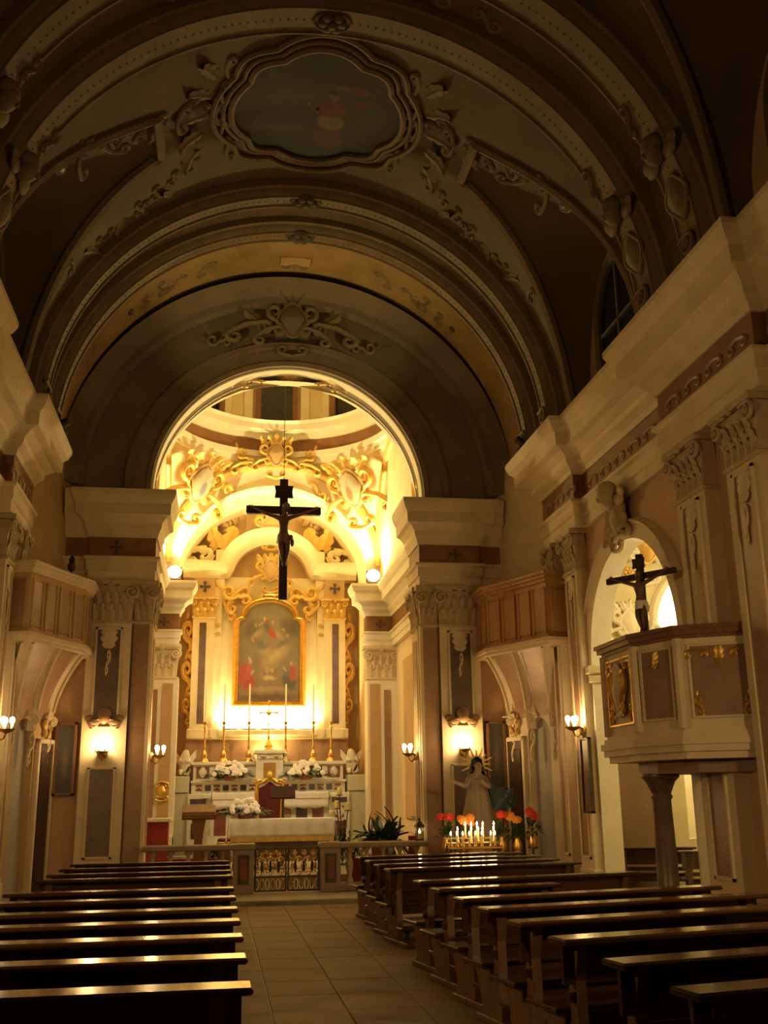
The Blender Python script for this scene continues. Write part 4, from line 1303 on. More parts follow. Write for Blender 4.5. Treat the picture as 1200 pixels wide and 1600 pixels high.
for s_ in (1, -1):
    x0, x1 = 1.48, 2.06
    b = MB(); b.box(s_ * x0, s_ * x1, 28.08, 28.3, 3.5, 6.45, .01); p = b.build('pilaster', M_RET, t)
    b = MB(); b.box(s_ * 1.70, s_ * 1.88, 28.07, 28.1, 3.62, 6.3); b.build('marble_strip', M_DKPAN, p, 0)
    b = MB(); b.box(s_ * 1.30, s_ * 1.48, 28.14, 28.3, 3.5, 6.9, .01); b.build('inner_pilaster', M_RET, p)
    for zz in (6.25, 6.0): orn('rosette', M_GILT, p, (s_ * 1.39, 28.12, zz), .12)
    capital(t, x0 if s_ > 0 else -x1, x1 if s_ > 0 else -x0, 28.06, 6.47, 7.0, .2, M_GILT)
    b = MB(); b.box(s_ * (x0 + .02), s_ * (x1 - .02), 28.06, 28.3, 7.0, 7.52, .01); q = b.build('frieze_block', M_OCHRE, t)
    cross_pattee(q, M_INLAY, (s_ * 1.77, 28.04, 7.28), .30)
    b = MB(); b.box(s_ * 1.25, s_ * 1.5, 28.12, 28.3, 6.9, 7.52, .01); b.build('frieze_block', M_RET, t)
# cornice with a raised middle
prof = lambda z: None
path = []
def cpath():
    pts = [(-2.36, 7.52), (-1.15, 7.52)]
    for i in range(1, 18):
        a = pi - pi * i / 18
        pts.append((1.02 * cos(a), 7.62 + .88 * sin(a)))
    pts += [(1.15, 7.52), (2.36, 7.52)]
    return pts
cp = cpath()
b = MB(); P = []
secs = [(0, 28.5, 0), (0, 28.02, 0), (.06, 27.98, 0), (.12, 27.92, 0), (.20, 27.86, 0), (.22, 27.80, 0), (.32, 27.72, 0), (.40, 27.68, 0), (.44, 27.68, 0), (.46, 28.5, 0)]
for i, (x, z) in enumerate(cp):
    a = Vector(cp[max(i - 1, 0)]); c = Vector(cp[min(i + 1, len(cp) - 1)]); d = (c - a).normalized(); nn = Vector((-d.y, d.x))
    if nn.y < 0: nn = -nn
    k = 1.0 if abs(x) > 1.6 else .82
    P.append([(x + nn.x * o, Y0 - (Y0 - yy) * k, z + nn.y * o) for o, yy, _ in secs])
b.grid(P, closed_v=True)
b.build('arched_cornice', M_RET, t, 25)
# crest inside the arch and ornaments above the cornice
cartouche(t, M_GILT, (0, 28.05, 7.75), .55, mc=M_OCHRE, name='coat_of_arms')
for s_ in (1, -1):
    orn('scroll', M_GILT, t, (.55 * s_, 28.1, 6.75), (.9 * s_, .8, .95), (0, .9 * s_, 0), name='gilt_scroll')
    orn('c_scroll', M_GILT, t, (.80 * s_, 28.12, 6.85), (.8 * s_, .8, .8), (0, .9 * s_, 0), name='gilt_scroll')
    orn('scroll', M_GILT, t, (1.12 * s_, 28.15, 6.35), (.7 * s_, .7, .75), (0, .1, 0), name='gilt_scroll')
    # side scrolls flanking the pilasters
    for z, sc in ((5.3, 1.15), (4.3, 1.05), (3.55, .8)):
        orn('scroll', M_GILT, t, (2.14 * s_, 28.3, z), (sc * .62 * s_, .6, sc), (0, 0, 0), name='side_scroll')
    # volutes above the cornice
    orn('scroll', M_RET, t, (1.75 * s_, 28.2, 7.98), (1.25 * s_, .9, .95), (0, .55 * s_, 0), name='pediment_scroll')
    orn('leaf', M_GILT, t, (1.25 * s_, 28.2, 8.35), (.9, .8, .75), (0, -.35 * s_, 0), name='pediment_leaf')
    orn('leaf', M_GILT, t, (1.45 * s_, 28.2, 8.40), (.8, .8, .75), (0, .35 * s_, 0), name='pediment_leaf')
    orn('leaf', M_GILT, t, (1.05 * s_, 28.2, 8.30), (.7, .7, .60), (0, -.9 * s_, 0), name='pediment_leaf')
    b = MB(); b.box(s_ * 1.22, s_ * 1.5, 28.15, 28.45, 7.95, 8.35, .02); b.build('pedestal_block', M_RET, t)
    orn('scroll', M_RET, t, (2.05 * s_, 28.25, 7.95), (.6 * s_, .7, .55), (0, 1.0 * s_, 0), name='pediment_scroll')
    for k in range(9):
        orn(('leaf', 'c_scroll', 'cherub_head')[k % 3], M_OCHRE, t, (s_ * (.95 + .135 * k), 28.44, 9.15 - .018 * k * k + .12 * (k % 2)), (.34, .4, .34), (0, s_ * (.4 + .3 * k), 0), name='cloud_stucco')
cartouche(t, M_GILT, (0, 28.15, 9.05), .62, mc=M_OCHRE, name='crown_cartouche')
# the painting
t = thing('altar_painting', 'arched painting of robed figures below a sky in a broad gold frame', 'painting', (0, 0, 0))
def arched(w_, z0, z1, z2, n=18, sh=.0):
    """straight sides to z1, shoulder, round head up to z2"""
    r = w_ * .80
    pts = [(-w_, z0), (-w_, z1 - .12), (-w_ + .06, z1), (-r, z1 + .04)]
    for i in range(n + 1):
        a = pi - pi * i / n
        pts.append((r * cos(a), z1 + .08 + (z2 - z1 - .08) * sin(a)))
    pts += [(r, z1 + .04), (w_ - .06, z1), (w_, z1 - .12), (w_, z0)]
    return pts
fr = arched(.98, 4.02, 6.45, 7.05); inn = arched(.80, 4.22, 6.38, 6.88)
b = MB(); b.extrude([(x, 28.16, z) for x, z in inn], (0, .1, 0))
M_ALTP = painted('altar_canvas', (.20, .14, .07), (.25, .22, .14), [
    (.50, .92, .60, .22, (.26, .23, .15), .8, 0), (.18, .72, .22, .10, (.15, .13, .09), .7, 25), (.85, .74, .24, .12, (.14, .11, .07), .7, -20),
    (.60, .46, .32, .13, (.46, .35, .17), .9, 25), (.36, .56, .26, .06, (.17, .15, .11), .7, -20), (.72, .58, .24, .05, (.19, .16, .11), .7, 15), (.46, .50, .20, .05, (.36, .28, .15), .8, 0),
    (.30, .68, .12, .045, (.33, .27, .17), .6, 20), (.66, .66, .11, .04, (.34, .28, .18), .6, -30),
    (.47, .74, .16, .05, (.10, .14, .17), .35, -38), (.54, .69, .11, .045, (.36, .10, .055), .35, -38), (.43, .80, .06, .03, (.30, .10, .06), .4, 10), (.41, .835, .032, .026, (.46, .33, .20), .3, 0), (.36, .79, .06, .016, (.44, .31, .19), .4, 25),
    (.56, .80, .035, .025, (.42, .30, .19), .4, 0), (.27, .77, .03, .022, (.40, .28, .17), .4, 0), (.74, .72, .03, .022, (.40, .28, .17), .4, 0), (.80, .66, .05, .022, (.36, .24, .14), .5, 30), (.22, .62, .05, .022, (.36, .25, .15), .5, -30),
    (.10, .25, .12, .15, (.40, .075, .035), .3, 12), (.19, .17, .12, .08, (.34, .06, .03), .35, 35), (.17, .33, .06, .05, (.44, .10, .05), .4, 0), (.22, .29, .05, .018, (.45, .33, .2), .4, 30), (.19, .405, .034, .032, (.44, .31, .19), .3, 0), (.17, .435, .035, .018, (.38, .34, .24), .4, 0),
    (.84, .20, .15, .11, (.09, .085, .065), .4, -15), (.90, .28, .09, .09, (.34, .09, .045), .35, -10), (.80, .29, .05, .06, (.12, .13, .12), .4, 10), (.87, .385, .032, .03, (.40, .28, .17), .3, 0), (.77, .33, .05, .016, (.42, .30, .18), .4, -35),
    (.50, .23, .15, .035, (.48, .37, .19), .6, 0), (.47, .30, .05, .05, (.38, .27, .16), .5, 0), (.55, .31, .035, .03, (.40, .29, .18), .4, 0), (.38, .26, .04, .05, (.30, .20, .11), .5, 0),
    (.50, .12, .42, .035, (.30, .22, .12), .6, 0), (.50, .035, .70, .05, (.11, .07, .04), .6, 0)], .45, .28, 7.0)
cv = b.build('canvas', M_ALTP, t, 0); add_uv(cv, 0, 2)
b = MB(); P = []
n = len(fr)
for i in range(n):
    o_, i_ = Vector(fr[i]), Vector(inn[i])
    P.append([(o_.x, 28.3, o_.y), (o_.x, 28.08, o_.y), ((o_ * .7 + i_ * .3).x, 28.03, (o_ * .7 + i_ * .3).y), ((o_ * .4 + i_ * .6).x, 28.08, (o_ * .4 + i_ * .6).y), ((o_ * .2 + i_ * .8).x, 28.05, (o_ * .2 + i_ * .8).y), (i_.x, 28.15, i_.y)])
b.grid(P, closed_u=True); b.build('gold_frame', M_GOLD, t, 30)
orn('c_scroll', M_GOLD, t, (0, 28.05, 6.98), (.5, .5, .35), name='frame_crest')

# ================================================================ high altar
t = thing('high_altar', 'inlaid pale marble high altar with stepped candle shelf and tabernacle', 'altar', (0, 0, 0))
YA = 26.75
b = MB(); b.box(-1.50, 1.50, YA, 28.0, .62, 1.72, .01); b.build('altar_block', M_MARBLEW, t, 0)
b = MB(); b.box(-1.62, 1.62, YA - .10, 28.0, 1.72, 1.84, .02); b.build('mensa', M_MARBLEW, t)
b = MB(); b.box(-1.93, 1.93, 27.15, 28.1, 1.84, 2.12, .01); g1 = b.build('lower_gradine', M_MARBLEW, t)
b = MB(); b.box(-1.95, 1.95, 27.08, 28.1, 2.10, 2.16, .01); b.build('gradine_ledge', M_MARBLEW, t)
b = MB(); b.box(-1.90, 1.90, 27.35, 28.15, 2.16, 2.56, .01); g2 = b.build('upper_gradine', M_MARBLEW, t)
b = MB(); b.box(-1.95, 1.95, 27.28, 28.15, 2.54, 2.62, .01); b.build('gradine_ledge', M_MARBLEW, t)
for s_ in (1, -1):
    b = MB(); b.box(s_ * 1.50, s_ * 2.0, YA + .1, 28.0, .62, 1.84, .01); w_ = b.build('altar_wing', M_MARBLEW, t)
    MB().box(s_ * 1.56, s_ * 1.94, YA + .085, YA + .11, 1.60, 1.72).build('inlay', M_INLAY, w_, 0); MB().box(s_ * 1.6, s_ * 1.9, YA + .085, YA + .11, .78, 1.15).build('inlay', M_INLAY, w_, 0)
    b = MB(); b.box(s_ * 1.64, s_ * 1.86, YA + .08, YA + .10, 1.24, 1.52, .01); b.build('inlay', M_INLAYR, w_)
    orn('shield', M_MARBLEW, w_, (s_ * 1.75, YA + .08, 1.38), (.26, .2, .26)); orn('shield', M_INLAYR, w_, (s_ * 1.75, YA + .08, .96), (.32, .2, .28))
    b = MB(); b.box(s_ * 1.98, s_ * 2.58, 26.95, 27.6, .62, 2.27, .01); sb_ = b.build('side_block', M_MARBLEG, t)
    b = MB(); b.box(s_ * 2.0, s_ * 2.58, 26.93, 27.6, 1.86, 1.88); b.build('joint_line', M_INLAY, sb_, 0)
    for k, x in enumerate((1.66, 1.2, .78)):
        b = MB(); b.box(s_ * (x - .16), s_ * (x + .16), 27.33, 27.36, 2.22, 2.50); b.build('inlay', (M_INLAYR, M_INLAY, M_INLAYR)[k], g2, 0)
        orn('shield', M_MARBLEW, g2, (s_ * x, 27.34, 2.37), (.22, .2, .24))
    for k in range(7):
        x = .42 + k * .22
        b = MB(); b.box(s_ * (x - .075), s_ * (x + .075), 27.135, 27.16, 1.91, 2.05); b.build('inlay', M_INLAY if k % 2 else M_INLAYR, g1, 0)
        if k % 2 == 0: orn('c_scroll', M_MARBLEW, g1, (s_ * x, 27.13, 1.96), (.16, .15, .12))
    # kneeling angels at both ends
    a = thing('angel_figure', 'small white marble angel at the %s end of the high altar' % ('potted plant' if s_ > 0 else 'credence'), 'statue', (s_ * 2.12, 27.3, 2.27), 0, 'marble angels on the high altar')
    m_ = skin_mesh('angel_body', [(0, 0, .16), (0, -.02, .34), (0, -.04, .46), (-.03 * s_, -.06, .58), (-.03 * s_, -.06, .66), (.09, -.04, .44), (.13, -.14, .34), (.03, -.19, .38), (-.09, -.04, .44), (-.13, -.14, .34), (-.03, -.19, .38), (.07, -.06, .10), (.08, -.18, .06), (.09, -.04, .03), (-.07, -.06, .10), (-.09, -.2, .14), (-.09, -.19, .03)],
                   [(0, 1), (1, 2), (2, 3), (3, 4), (2, 5), (5, 6), (6, 7), (2, 8), (8, 9), (9, 10), (0, 11), (11, 12), (12, 13), (0, 14), (14, 15), (15, 16)],
                   [.13, .12, .07, .085, .07, .05, .04, .03, .05, .04, .03, .08, .06, .04, .08, .06, .04], M_MARBLEW, 1)
    link('body', m_, a)
    for q in (1, -1):
        b = MB(); P = []
        for i in range(7):
            u = i / 6; P.append([(q * (.04 + .24 * u), .05 + .03 * u, .40 + .26 * u - .30 * vv * (1 - .4 * u)) for vv in (0, .35, .7, 1)])
        b.grid(P); b.grid([[(x, y + .02, z) for x, y, z in r_] for r_ in P]); b.build('wing', M_MARBLEW, a)
b = MB(); b.box(-.34, .34, 27.0, 27.9, 2.12, 2.66, .02); tb = b.build('tabernacle', M_MARBLEW, t)
b = MB(); b.box(-.30, .30, 27.02, 27.8, 2.66, 2.82, .02); b.box(-.38, .38, 26.95, 27.85, 2.80, 2.90, .02); b.build('tabernacle_cornice', M_MARBLEW, tb)
b = MB(); b.box(-.15, .15, 26.97, 27.0, 2.2, 2.58, .01); b.build('tabernacle_door', M_BRASS, tb)
for s_ in (1, -1):
    orn('scroll', M_MARBLEW, tb, (s_ * .40, 27.05, 2.60), (.22 * s_, .3, .24)); orn('c_scroll', M_MARBLEW, tb, (s_ * .16, 26.97, 2.68), (.22 * s_, .3, .2))
for k in range(7):
    x = -1.2 + k * .4
    MB().box(x - .14, x + .14, YA - .015, YA + .01, .85, 1.5, .005).build('inlay', (M_INLAYR, M_BRMARB, M_INLAY)[k % 3], t)
# altar crucifix
t = thing('altar_cross', 'small gilt cross standing on the tabernacle', 'cross', (-.02, 27.35, 2.90))
b = MB(); b.lathe([(.001, 0), (.13, 0), (.13, .03), (.10, .06), (.11, .12), (.05, .22), (.025, .26), (.035, .32), (.018, .38), (.018, .62), (.03, .66), (.015, .7)], 12); b.build('foot', M_GOLD, t)
b = MB(); b.box(-.016, .016, -.012, .012, .68, 1.22); b.box(-.20, .20, -.012, .012, .93, .965)
for p in ((0, 1.24), (.21, .948), (-.21, .948)): b.ellipsoid((p[0], 0, p[1]), (.035, .02, .035), 8, 4)
b.ellipsoid((0, 0, .948), (.07, .03, .07), 10, 5); b.build('cross', M_GOLD, t)
# altar cloth
def cloth_grid(x0, x1, y0, y1, z, drop, side, nx=28, wav=.02, scallop=0.0):
    b = MB(); P = []
    for i in range(nx + 1):
        x = x0 + (x1 - x0) * i / nx
        row = [(x, y1, z), (x, (y0 + y1) / 2, z + .002), (x, y0, z)]
        for k in range(1, 6):
            u = k / 5
            zz = z - drop * u - (scallop * abs(sin(i * .75)) if k == 5 else 0)
            row.append((x, y0 - .012 - wav * u * (1 + sin(i * 1.1)), zz))
        P.append(row)
    b.grid(P)
    for s_, x in ((-1, x0), (1, x1)):
        P = []
        for j in range(9):
            y_ = y0 + (y1 - y0) * j / 8
            P.append([(x + s_ * (.005 + .05 * u * (1 + .5 * sin(j * 1.3))) , y_ - (.05 * u if j == 0 else 0), z - side * u) for u in (0, .25, .5, .75, 1)])
        b.grid(P)
    return b
t = thing('altar_cloth', 'white lace edged cloth on the marble high altar', 'cloth', (0, 0, 0))
b = cloth_grid(-1.40, 1.45, YA - .12, 27.1, 1.862, .36, 1.0, 40, .012, .05); c = b.build('cloth', M_LINEN, t); c.modifiers.new('thick', 'SOLIDIFY').thickness = .006
b = cloth_grid(-1.405, 1.455, YA - .135, 27.0, 1.868, .16, .2, 40, .012, 0.0); c = b.build('lace_edge', M_LACE, t); c.location = (0, 0, -.004)
c.data.transform(Matrix.Identity(4))

# candlesticks
def candlestick():
    t = thing('candlestick', '', 'candlestick', (0, 0, 0), 0, 'tall brass candlesticks on the high altar')
    b = MB(); b.lathe([(.001, 0), (.12, 0), (.11, .05), (.06, .10), (.075, .16), (.05, .24), (.025, .30), (.04, .36), (.02, .42), (.03, .55), (.018, .62), (.022, .80), (.04, .86), (.02, .92), (.06, .98), (.065, 1.0), (.001, 1.0)], 12); b.build('stick', M_BRASS, t)
    b = MB(); b.lathe([(.022, 1.0), (.020, 1.95), (.012, 1.98), (.001, 1.98)], 8); b.build('candle', M_WAX, t)
    return t
cs = candlestick()
spots = [(-1.64, 'outermost, credence side'), (-1.16, 'second from the credence end'), (-.52, 'next to the tabernacle, credence side'), (.42, 'next to the tabernacle, plant side'), (1.14, 'second from the plant end'), (1.60, 'outermost, plant side')]
for i, (x, lab) in enumerate(spots):
    o = cs if i == 0 else copy_tree(cs)
    o.location = (x, 27.42, 2.62)
    o['label'] = 'tall brass candlestick with long candle, ' + lab

# flowers
def petal_mesh():
    b = MB()
    for ring, (n, r, h, s_) in enumerate(((8, .045, .012, .03), (6, .028, .026, .024), (1, 0, .035, .02))):
        for k in range(n):
            a = 2 * pi * k / n + ring
            b.ellipsoid((r * cos(a), r * sin(a), h), (s_, s_, .012 + .006 * ring), 6, 3)
    return b
def foliage_mesh(n, rx, ry, rz, seed, ln=.22, m=M_LEAF):
    rnd = random.Random(seed); b = MB()
    for k in range(n):
        a = rnd.uniform(0, 2 * pi); e = rnd.uniform(-.1, 1.1)
        d = Vector((cos(a) * cos(e) * rx, sin(a) * cos(e) * ry, sin(e) * rz))
        L_ = ln * rnd.uniform(.6, 1.2); w_ = L_ * .18
        dn = d.normalized() if d.length > 0 else Vector((0, 0, 1))
        sd = dn.cross(Vector((0, 0, 1))); sd = sd.normalized() if sd.length > .01 else Vector((1, 0, 0))
        p0 = d * rnd.uniform(.4, .9); p1 = p0 + dn * L_ * .5 + Vector((0, 0, .02)); p2 = p0 + dn * L_ - Vector((0, 0, .05))
        up = Vector((0, 0, .012))
        b.add([p0, p1 + sd * w_, p1 - sd * w_, p2, p1 + up], [(0, 1, 4), (0, 4, 2), (1, 3, 4), (4, 3, 2)])
    return b
def bouquet(label, loc, rx, ry, rz, nfl, seed, petals=M_PETAL, name='flower_arrangement', fs=1.0, group='white flower arrangements'):
    t = thing(name, label, 'flowers', loc, 0, group)
    rnd = random.Random(seed)
    b = MB(); b.lathe([(.001, 0), (.12, 0), (.15, .08), (.13, .10), (.001, .10)], 12); b.build('bowl', M_SOIL, t)
    b = foliage_mesh(130, rx * 1.15, ry, rz * .45, seed); f = b.build('foliage', M_LEAF, t, fix=False); f.location = (0, 0, .08); f['kind'] = 'stuff'
    for k in range(nfl):
        u = rnd.uniform(-1, 1); v_ = rnd.uniform(0, 1)
        p = (rx * .72 * u * (1 - .35 * v_), -ry * (.95 - .8 * v_) - .03, .14 + rz * .95 * v_ * (1 - .45 * u * u))
        o = link('blossom', cached('blossom', petals, petal_mesh), t)
        place(o, p, (rnd.uniform(.7, 1.2), 0, rnd.uniform(-.4, .4)), fs * rnd.uniform(.85, 1.2))
    return t
bouquet('white flowers on the altar shelf, credence side of the tabernacle', (-.98, 27.0, 2.16), .62, .2, .34, 34, 3, fs=.95)
bouquet('white flowers on the altar shelf, plant side of the tabernacle', (.92, 27.0, 2.16), .62, .2, .34, 34, 4, fs=.95)
bouquet('white flowers on the front corner of the clothed table altar', (-.72, 22.35, 1.315), .44, .26, .32, 28, 5, fs=.85)

# table altar in front
t = thing('table_altar', 'free standing table altar behind the iron gate', 'table', (0, 0, 0))
b = MB(); b.box(-.98, 1.06, 21.95, 22.75, 1.22, 1.30, .01); b.build('tabletop', M_WOOD, t)
for x in (-.88, .96):
    for yy in (22.05, 22.65):
        b = MB(); b.lathe([(.06, .33), (.06, .42), (.04, .48), (.055, .8), (.04, 1.1), (.055, 1.16), (.055, 1.22)], 10, (x, yy, 0)); b.build('leg', M_WOOD, t)
b = MB(); b.box(-.85, .93, 22.1, 22.6, .55, 1.22, .01); b.build('front_panel', M_DKPAN, t)
t = thing('table_cloth', 'white cloth with gold fringed hem over the table altar', 'cloth', (0, 0, 0))
b = cloth_grid(-1.02, 1.10, 21.92, 22.78, 1.308, .36, .48, 36, .02); c = b.build('cloth', M_LINEN, t); c.modifiers.new('thick', 'SOLIDIFY').thickness = .005
b = MB(); P = [[(-1.0 + 2.08 * i / 36, 21.895 - .02 * (1 + sin(i * 1.1)) , z) for z in (.965, .87)] for i in range(37)]
b.grid(P); b.build('gold_hem', M_GILT, t, fix=False)
# throne chair
t = thing('throne_chair', 'gilt throne chair with dark red velvet seat and tall back', 'chair', (-.12, 23.9, .33))
b = MB(); b.box(-.30, .30, -.30, .30, .42, .52, .04); b.build('seat', M_VELVET, t)
def back_out(w_, h0, h1):
    return [(-w_ * .82, h0), (-w_, h1 - .25), (-w_ * .95, h1 - .05), (-w_ * .5, h1), (0, h1 + .10), (w_ * .5, h1), (w_ * .95, h1 - .05), (w_, h1 - .25), (w_ * .82, h0)]
b = MB(); b.extrude([(x, .26, z) for x, z in back_out(.25, .62, 1.66)], (0, .05, 0)); b.build('back_cushion', M_VELVET, t)
b = MB(); b.tube([(x, .27, z) for x, z in back_out(.29, .42, 1.74)], .048, 8); b.build('back_frame', M_GOLD, t)
orn('shield', M_GOLD, t, (0, .25, 1.86), .22, name='crest')
for s_ in (1, -1):
    orn('scroll', M_GOLD, t, (.18 * s_, .25, 1.72), (.22 * s_, .3, .2), (0, 1.1 * s_, 0), name='crest_scroll')
    b = MB(); b.tube([(.27 * s_, .26, .80), (.33 * s_, 0, .82), (.33 * s_, -.24, .76), (.33 * s_, -.27, .66)], .032, 8); b.build('arm', M_GOLD, t)
    b = MB(); b.tube([(.32 * s_, -.22, .76), (.30 * s_, -.24, .5)], .028, 8); b.build('arm_post', M_GOLD, t)
    for yy in (-.26, .26):
        b = MB(); b.tube([(.27 * s_, yy, .45), (.30 * s_, yy, .3), (.25 * s_, yy, .12), (.28 * s_, yy, 0)], [.045, .04, .028, .04], 8); b.build('leg', M_GOLD, t)
# stools with gilt legs
for x, lab in ((-1.05, 'small gilt stool beside the wooden lectern'),):
    t = thing('gilt_stool', lab, 'stool', (x, 23.2, .33))
    b = MB(); b.box(-.2, .2, -.2, .2, .5, .58, .03); b.build('seat', M_VELVET, t)
    for sx in (-1, 1):
        for sy in (-1, 1):
            b = MB(); b.tube([(.17 * sx, .17 * sy, .52), (.2 * sx, .2 * sy, .35), (.17 * sx, .17 * sy, 0)], [.04, .03, .035], 8); b.build('leg', M_GOLD, t)
    b = MB(); b.box(-.21, .21, -.21, .21, .46, .51, .01); b.build('apron', M_GOLD, t)
# reading stand in front of the chair
t = thing('reading_stand', 'dark reading stand in front of the throne chair', 'stand', (.12, 23.2, .33))
b = MB(); b.lathe([(.001, 0), (.16, 0), (.15, .03), (.03, .06), (.025, 1.45), (.001, 1.46)], 12); b.build('pole', M_DKWOOD, t)
b = MB(); b.box(-.26, .26, -.03, .03, -.14, .14, .01); o = b.build('desk', mat('matt_dark_wood', (.05, .025, .014), .8, spec=.15), t); place(o, (0, 0, 1.5), (-.5, 0, 0))
# lectern
t = thing('lectern', 'reddish wooden lectern with red cloth step by the rail', 'lectern', (-1.64, 22.5, .33))
b = MB(); b.box(-.34, .34, -.22, .22, -.06, .06, .01); o = b.build('desk', M_WOOD, t); place(o, (0, 0, 1.12), (.45, 0, 0))
b = MB(); b.box(-.33, .33, -.21, -.17, 1.0, 1.14, .01); b.build('book_ledge', M_WOOD, t)
b = MB(); b.extrude([(-.10, -.09, .08), (.10, -.09, .08), (.08, -.09, .6), (.15, -.09, 1.02), (-.15, -.09, 1.02), (-.08, -.09, .6)], (0, .18, 0)); b.build('pillar', M_WOOD, t)
b = MB(); b.box(-.26, .26, -.2, .2, 0, .08, .015); b.build('foot', M_WOOD, t)
t = thing('kneeling_cushion', 'long red kneeling cushion beside the wooden lectern', 'cushion', (-1.30, 21.6, .33))
b = MB(); b.box(-.34, .34, -.16, .16, .40, .50, .04); b.build('cushion', M_RED, t)
b = MB(); b.box(-.31, .31, -.14, .14, 0, .40, .01); b.build('plinth', M_WOOD, t)
# credence table and gilt wall ornament at the chancel side
t = thing('credence_table', 'small marble credence table with red hanging at the pier', 'table', (-2.55, 24.0, .33))
b = MB(); b.box(-.4, .3, -.3, .3, .92, 1.0, .015); b.build('tabletop', M_MARBLEW, t)
b = MB(); b.box(-.34, .24, -.24, .24, .05, .92, .01); b.build('body', M_RED, t)
b = MB(); b.box(-.38, .28, -.28, .28, 0, .06, .01); b.build('foot', M_WOOD, t)
t = thing('wall_reliquary', 'small gilt ornament hanging on the credence side pilaster', 'ornament', (-2.58, 25.88, 1.9))
orn('shield', M_GOLD, t, (0, 0, 0), .28, name='plate'); orn('c_scroll', M_GOLD, t, (0, 0, .12), .3, name='crest'); orn('c_scroll', M_GOLD, t, (0, 0, -.12), (.3, .3, -.3), name='pendant')

# candle stand with four block candles
t = thing('candle_stand', 'stepped iron stand with climbing leaves between table altar and potted plant', 'stand', (1.38, 23.0, .33))
b = MB()
pos = [(-.06, 0, 1.42), (-.11, .05, 1.14), (.12, 0, 1.10), (-.24, -.03, .94)]
for x, y_, z in pos:
    b.tube([(0, 0, .05), (x * .4, y_, z * .5), (x, y_, z)], .012, 6)
b.lathe([(.001, 0), (.18, 0), (.16, .04), (.001, .05)], 12); b.build('frame', M_IRON, t)
for x, y_, z in pos:
    bb = MB(); bb.lathe([(.001, 0), (.07, 0), (.075, .015), (.001, .015)], 10, (x, y_, z)); bb.build('dish', M_IRON, t)
f = foliage_mesh(120, .18, .16, 1.0, 11, .16).build('foliage', M_LEAF, t, fix=False); f.location = (.04, 0, .05); f['kind'] = 'stuff'
for (x, y_, z), lab in zip(pos, ('topmost', 'second highest', 'outer, plant side', 'lowest, table side')):
    c = thing('block_candle', 'short yellow candle on the leafy iron stand, ' + lab, 'candle', (1.38 + x, 23 + y_, .33 + z + .016), 0, 'yellow candles on the iron stand')
    b = MB(); b.lathe([(.001, 0), (.052, 0), (.055, .01), (.055, .15), (.045, .16), (.001, .155)], 12); b.build('wax', mat('yellow_wax', (.78, .66, .25), .5, var=.05), c)
    b = MB(); b.tube([(0, 0, .15), (0, 0, .18)], .004, 5); b.build('wick', M_INLAY, c)
# potted plant
t = thing('potted_plant', 'large dark green leafy potted plant behind the altar rail', 'plant', (2.02, 21.5, .33))
b = MB(); b.lathe([(.001, 0), (.18, 0), (.24, .42), (.26, .44), (.24, .46), (.2, .42), (.001, .42)], 14); b.build('pot', M_SOIL, t)
rnd = random.Random(21)
def big_leaf(L_, w_, bend, seed):
    b = MB(); P = []
    for i in range(9):
        u = i / 8; hw = w_ * sin(pi * min(1, u * .92 + .06)) ** .8 + .006
        a = bend * u
        z = L_ * (sin(a) / bend if abs(bend) > .01 else u) if False else L_ * u * cos(a * .7)
        y_ = -L_ * u * sin(a * .7)
        P.append([(-hw, y_ + .02, z), (0, y_ - .02, z), (hw, y_ + .02, z)])
    b.grid(P); return b
meshes = [big_leaf(.62 + .1 * k, .075, .5 + .45 * k, k).mesh('plant_leaf', M_LEAF) for k in range(4)]
for k in range(46):
    o = link('plant_leaf', meshes[k % 4], t)
    a = rnd.uniform(0, 2 * pi); e = rnd.uniform(.1, 1.05)
    place(o, (.05 * cos(a), .05 * sin(a), .42), (0, 0, 0), rnd.uniform(.7, 1.12))
    o.rotation_euler = (Matrix.Rotation(a, 3, 'Z') @ Matrix.Rotation(e, 3, 'X')).to_euler()
for k in range(14):
    o = link('plant_leaf', meshes[k % 4], t)
    a = (-pi / 2 if k % 2 else pi / 2) + rnd.uniform(-.5, .5)
    place(o, (.05 * cos(a), 0, .40), (0, 0, 0), rnd.uniform(.7, 1.0)); o.rotation_euler = (Matrix.Rotation(a, 3, 'Z') @ Matrix.Rotation(rnd.uniform(-1.35, -1.0), 3, 'X')).to_euler()
# white cross and red cloth by the pier
t = thing('white_cross', 'small white cross standing on the red cloth behind the rail', 'cross', (2.72, 21.35, .33))
b = MB(); b.box(-.18, .18, -.15, .15, 0, .62, .01); b.build('stand', M_RED, t)
b = MB(); b.box(-.03, .03, -.02, .02, .62, 1.22, .005); b.box(-.14, .14, -.02, .02, .95, 1.01, .005); b.build('cross', M_WHITEP, t)
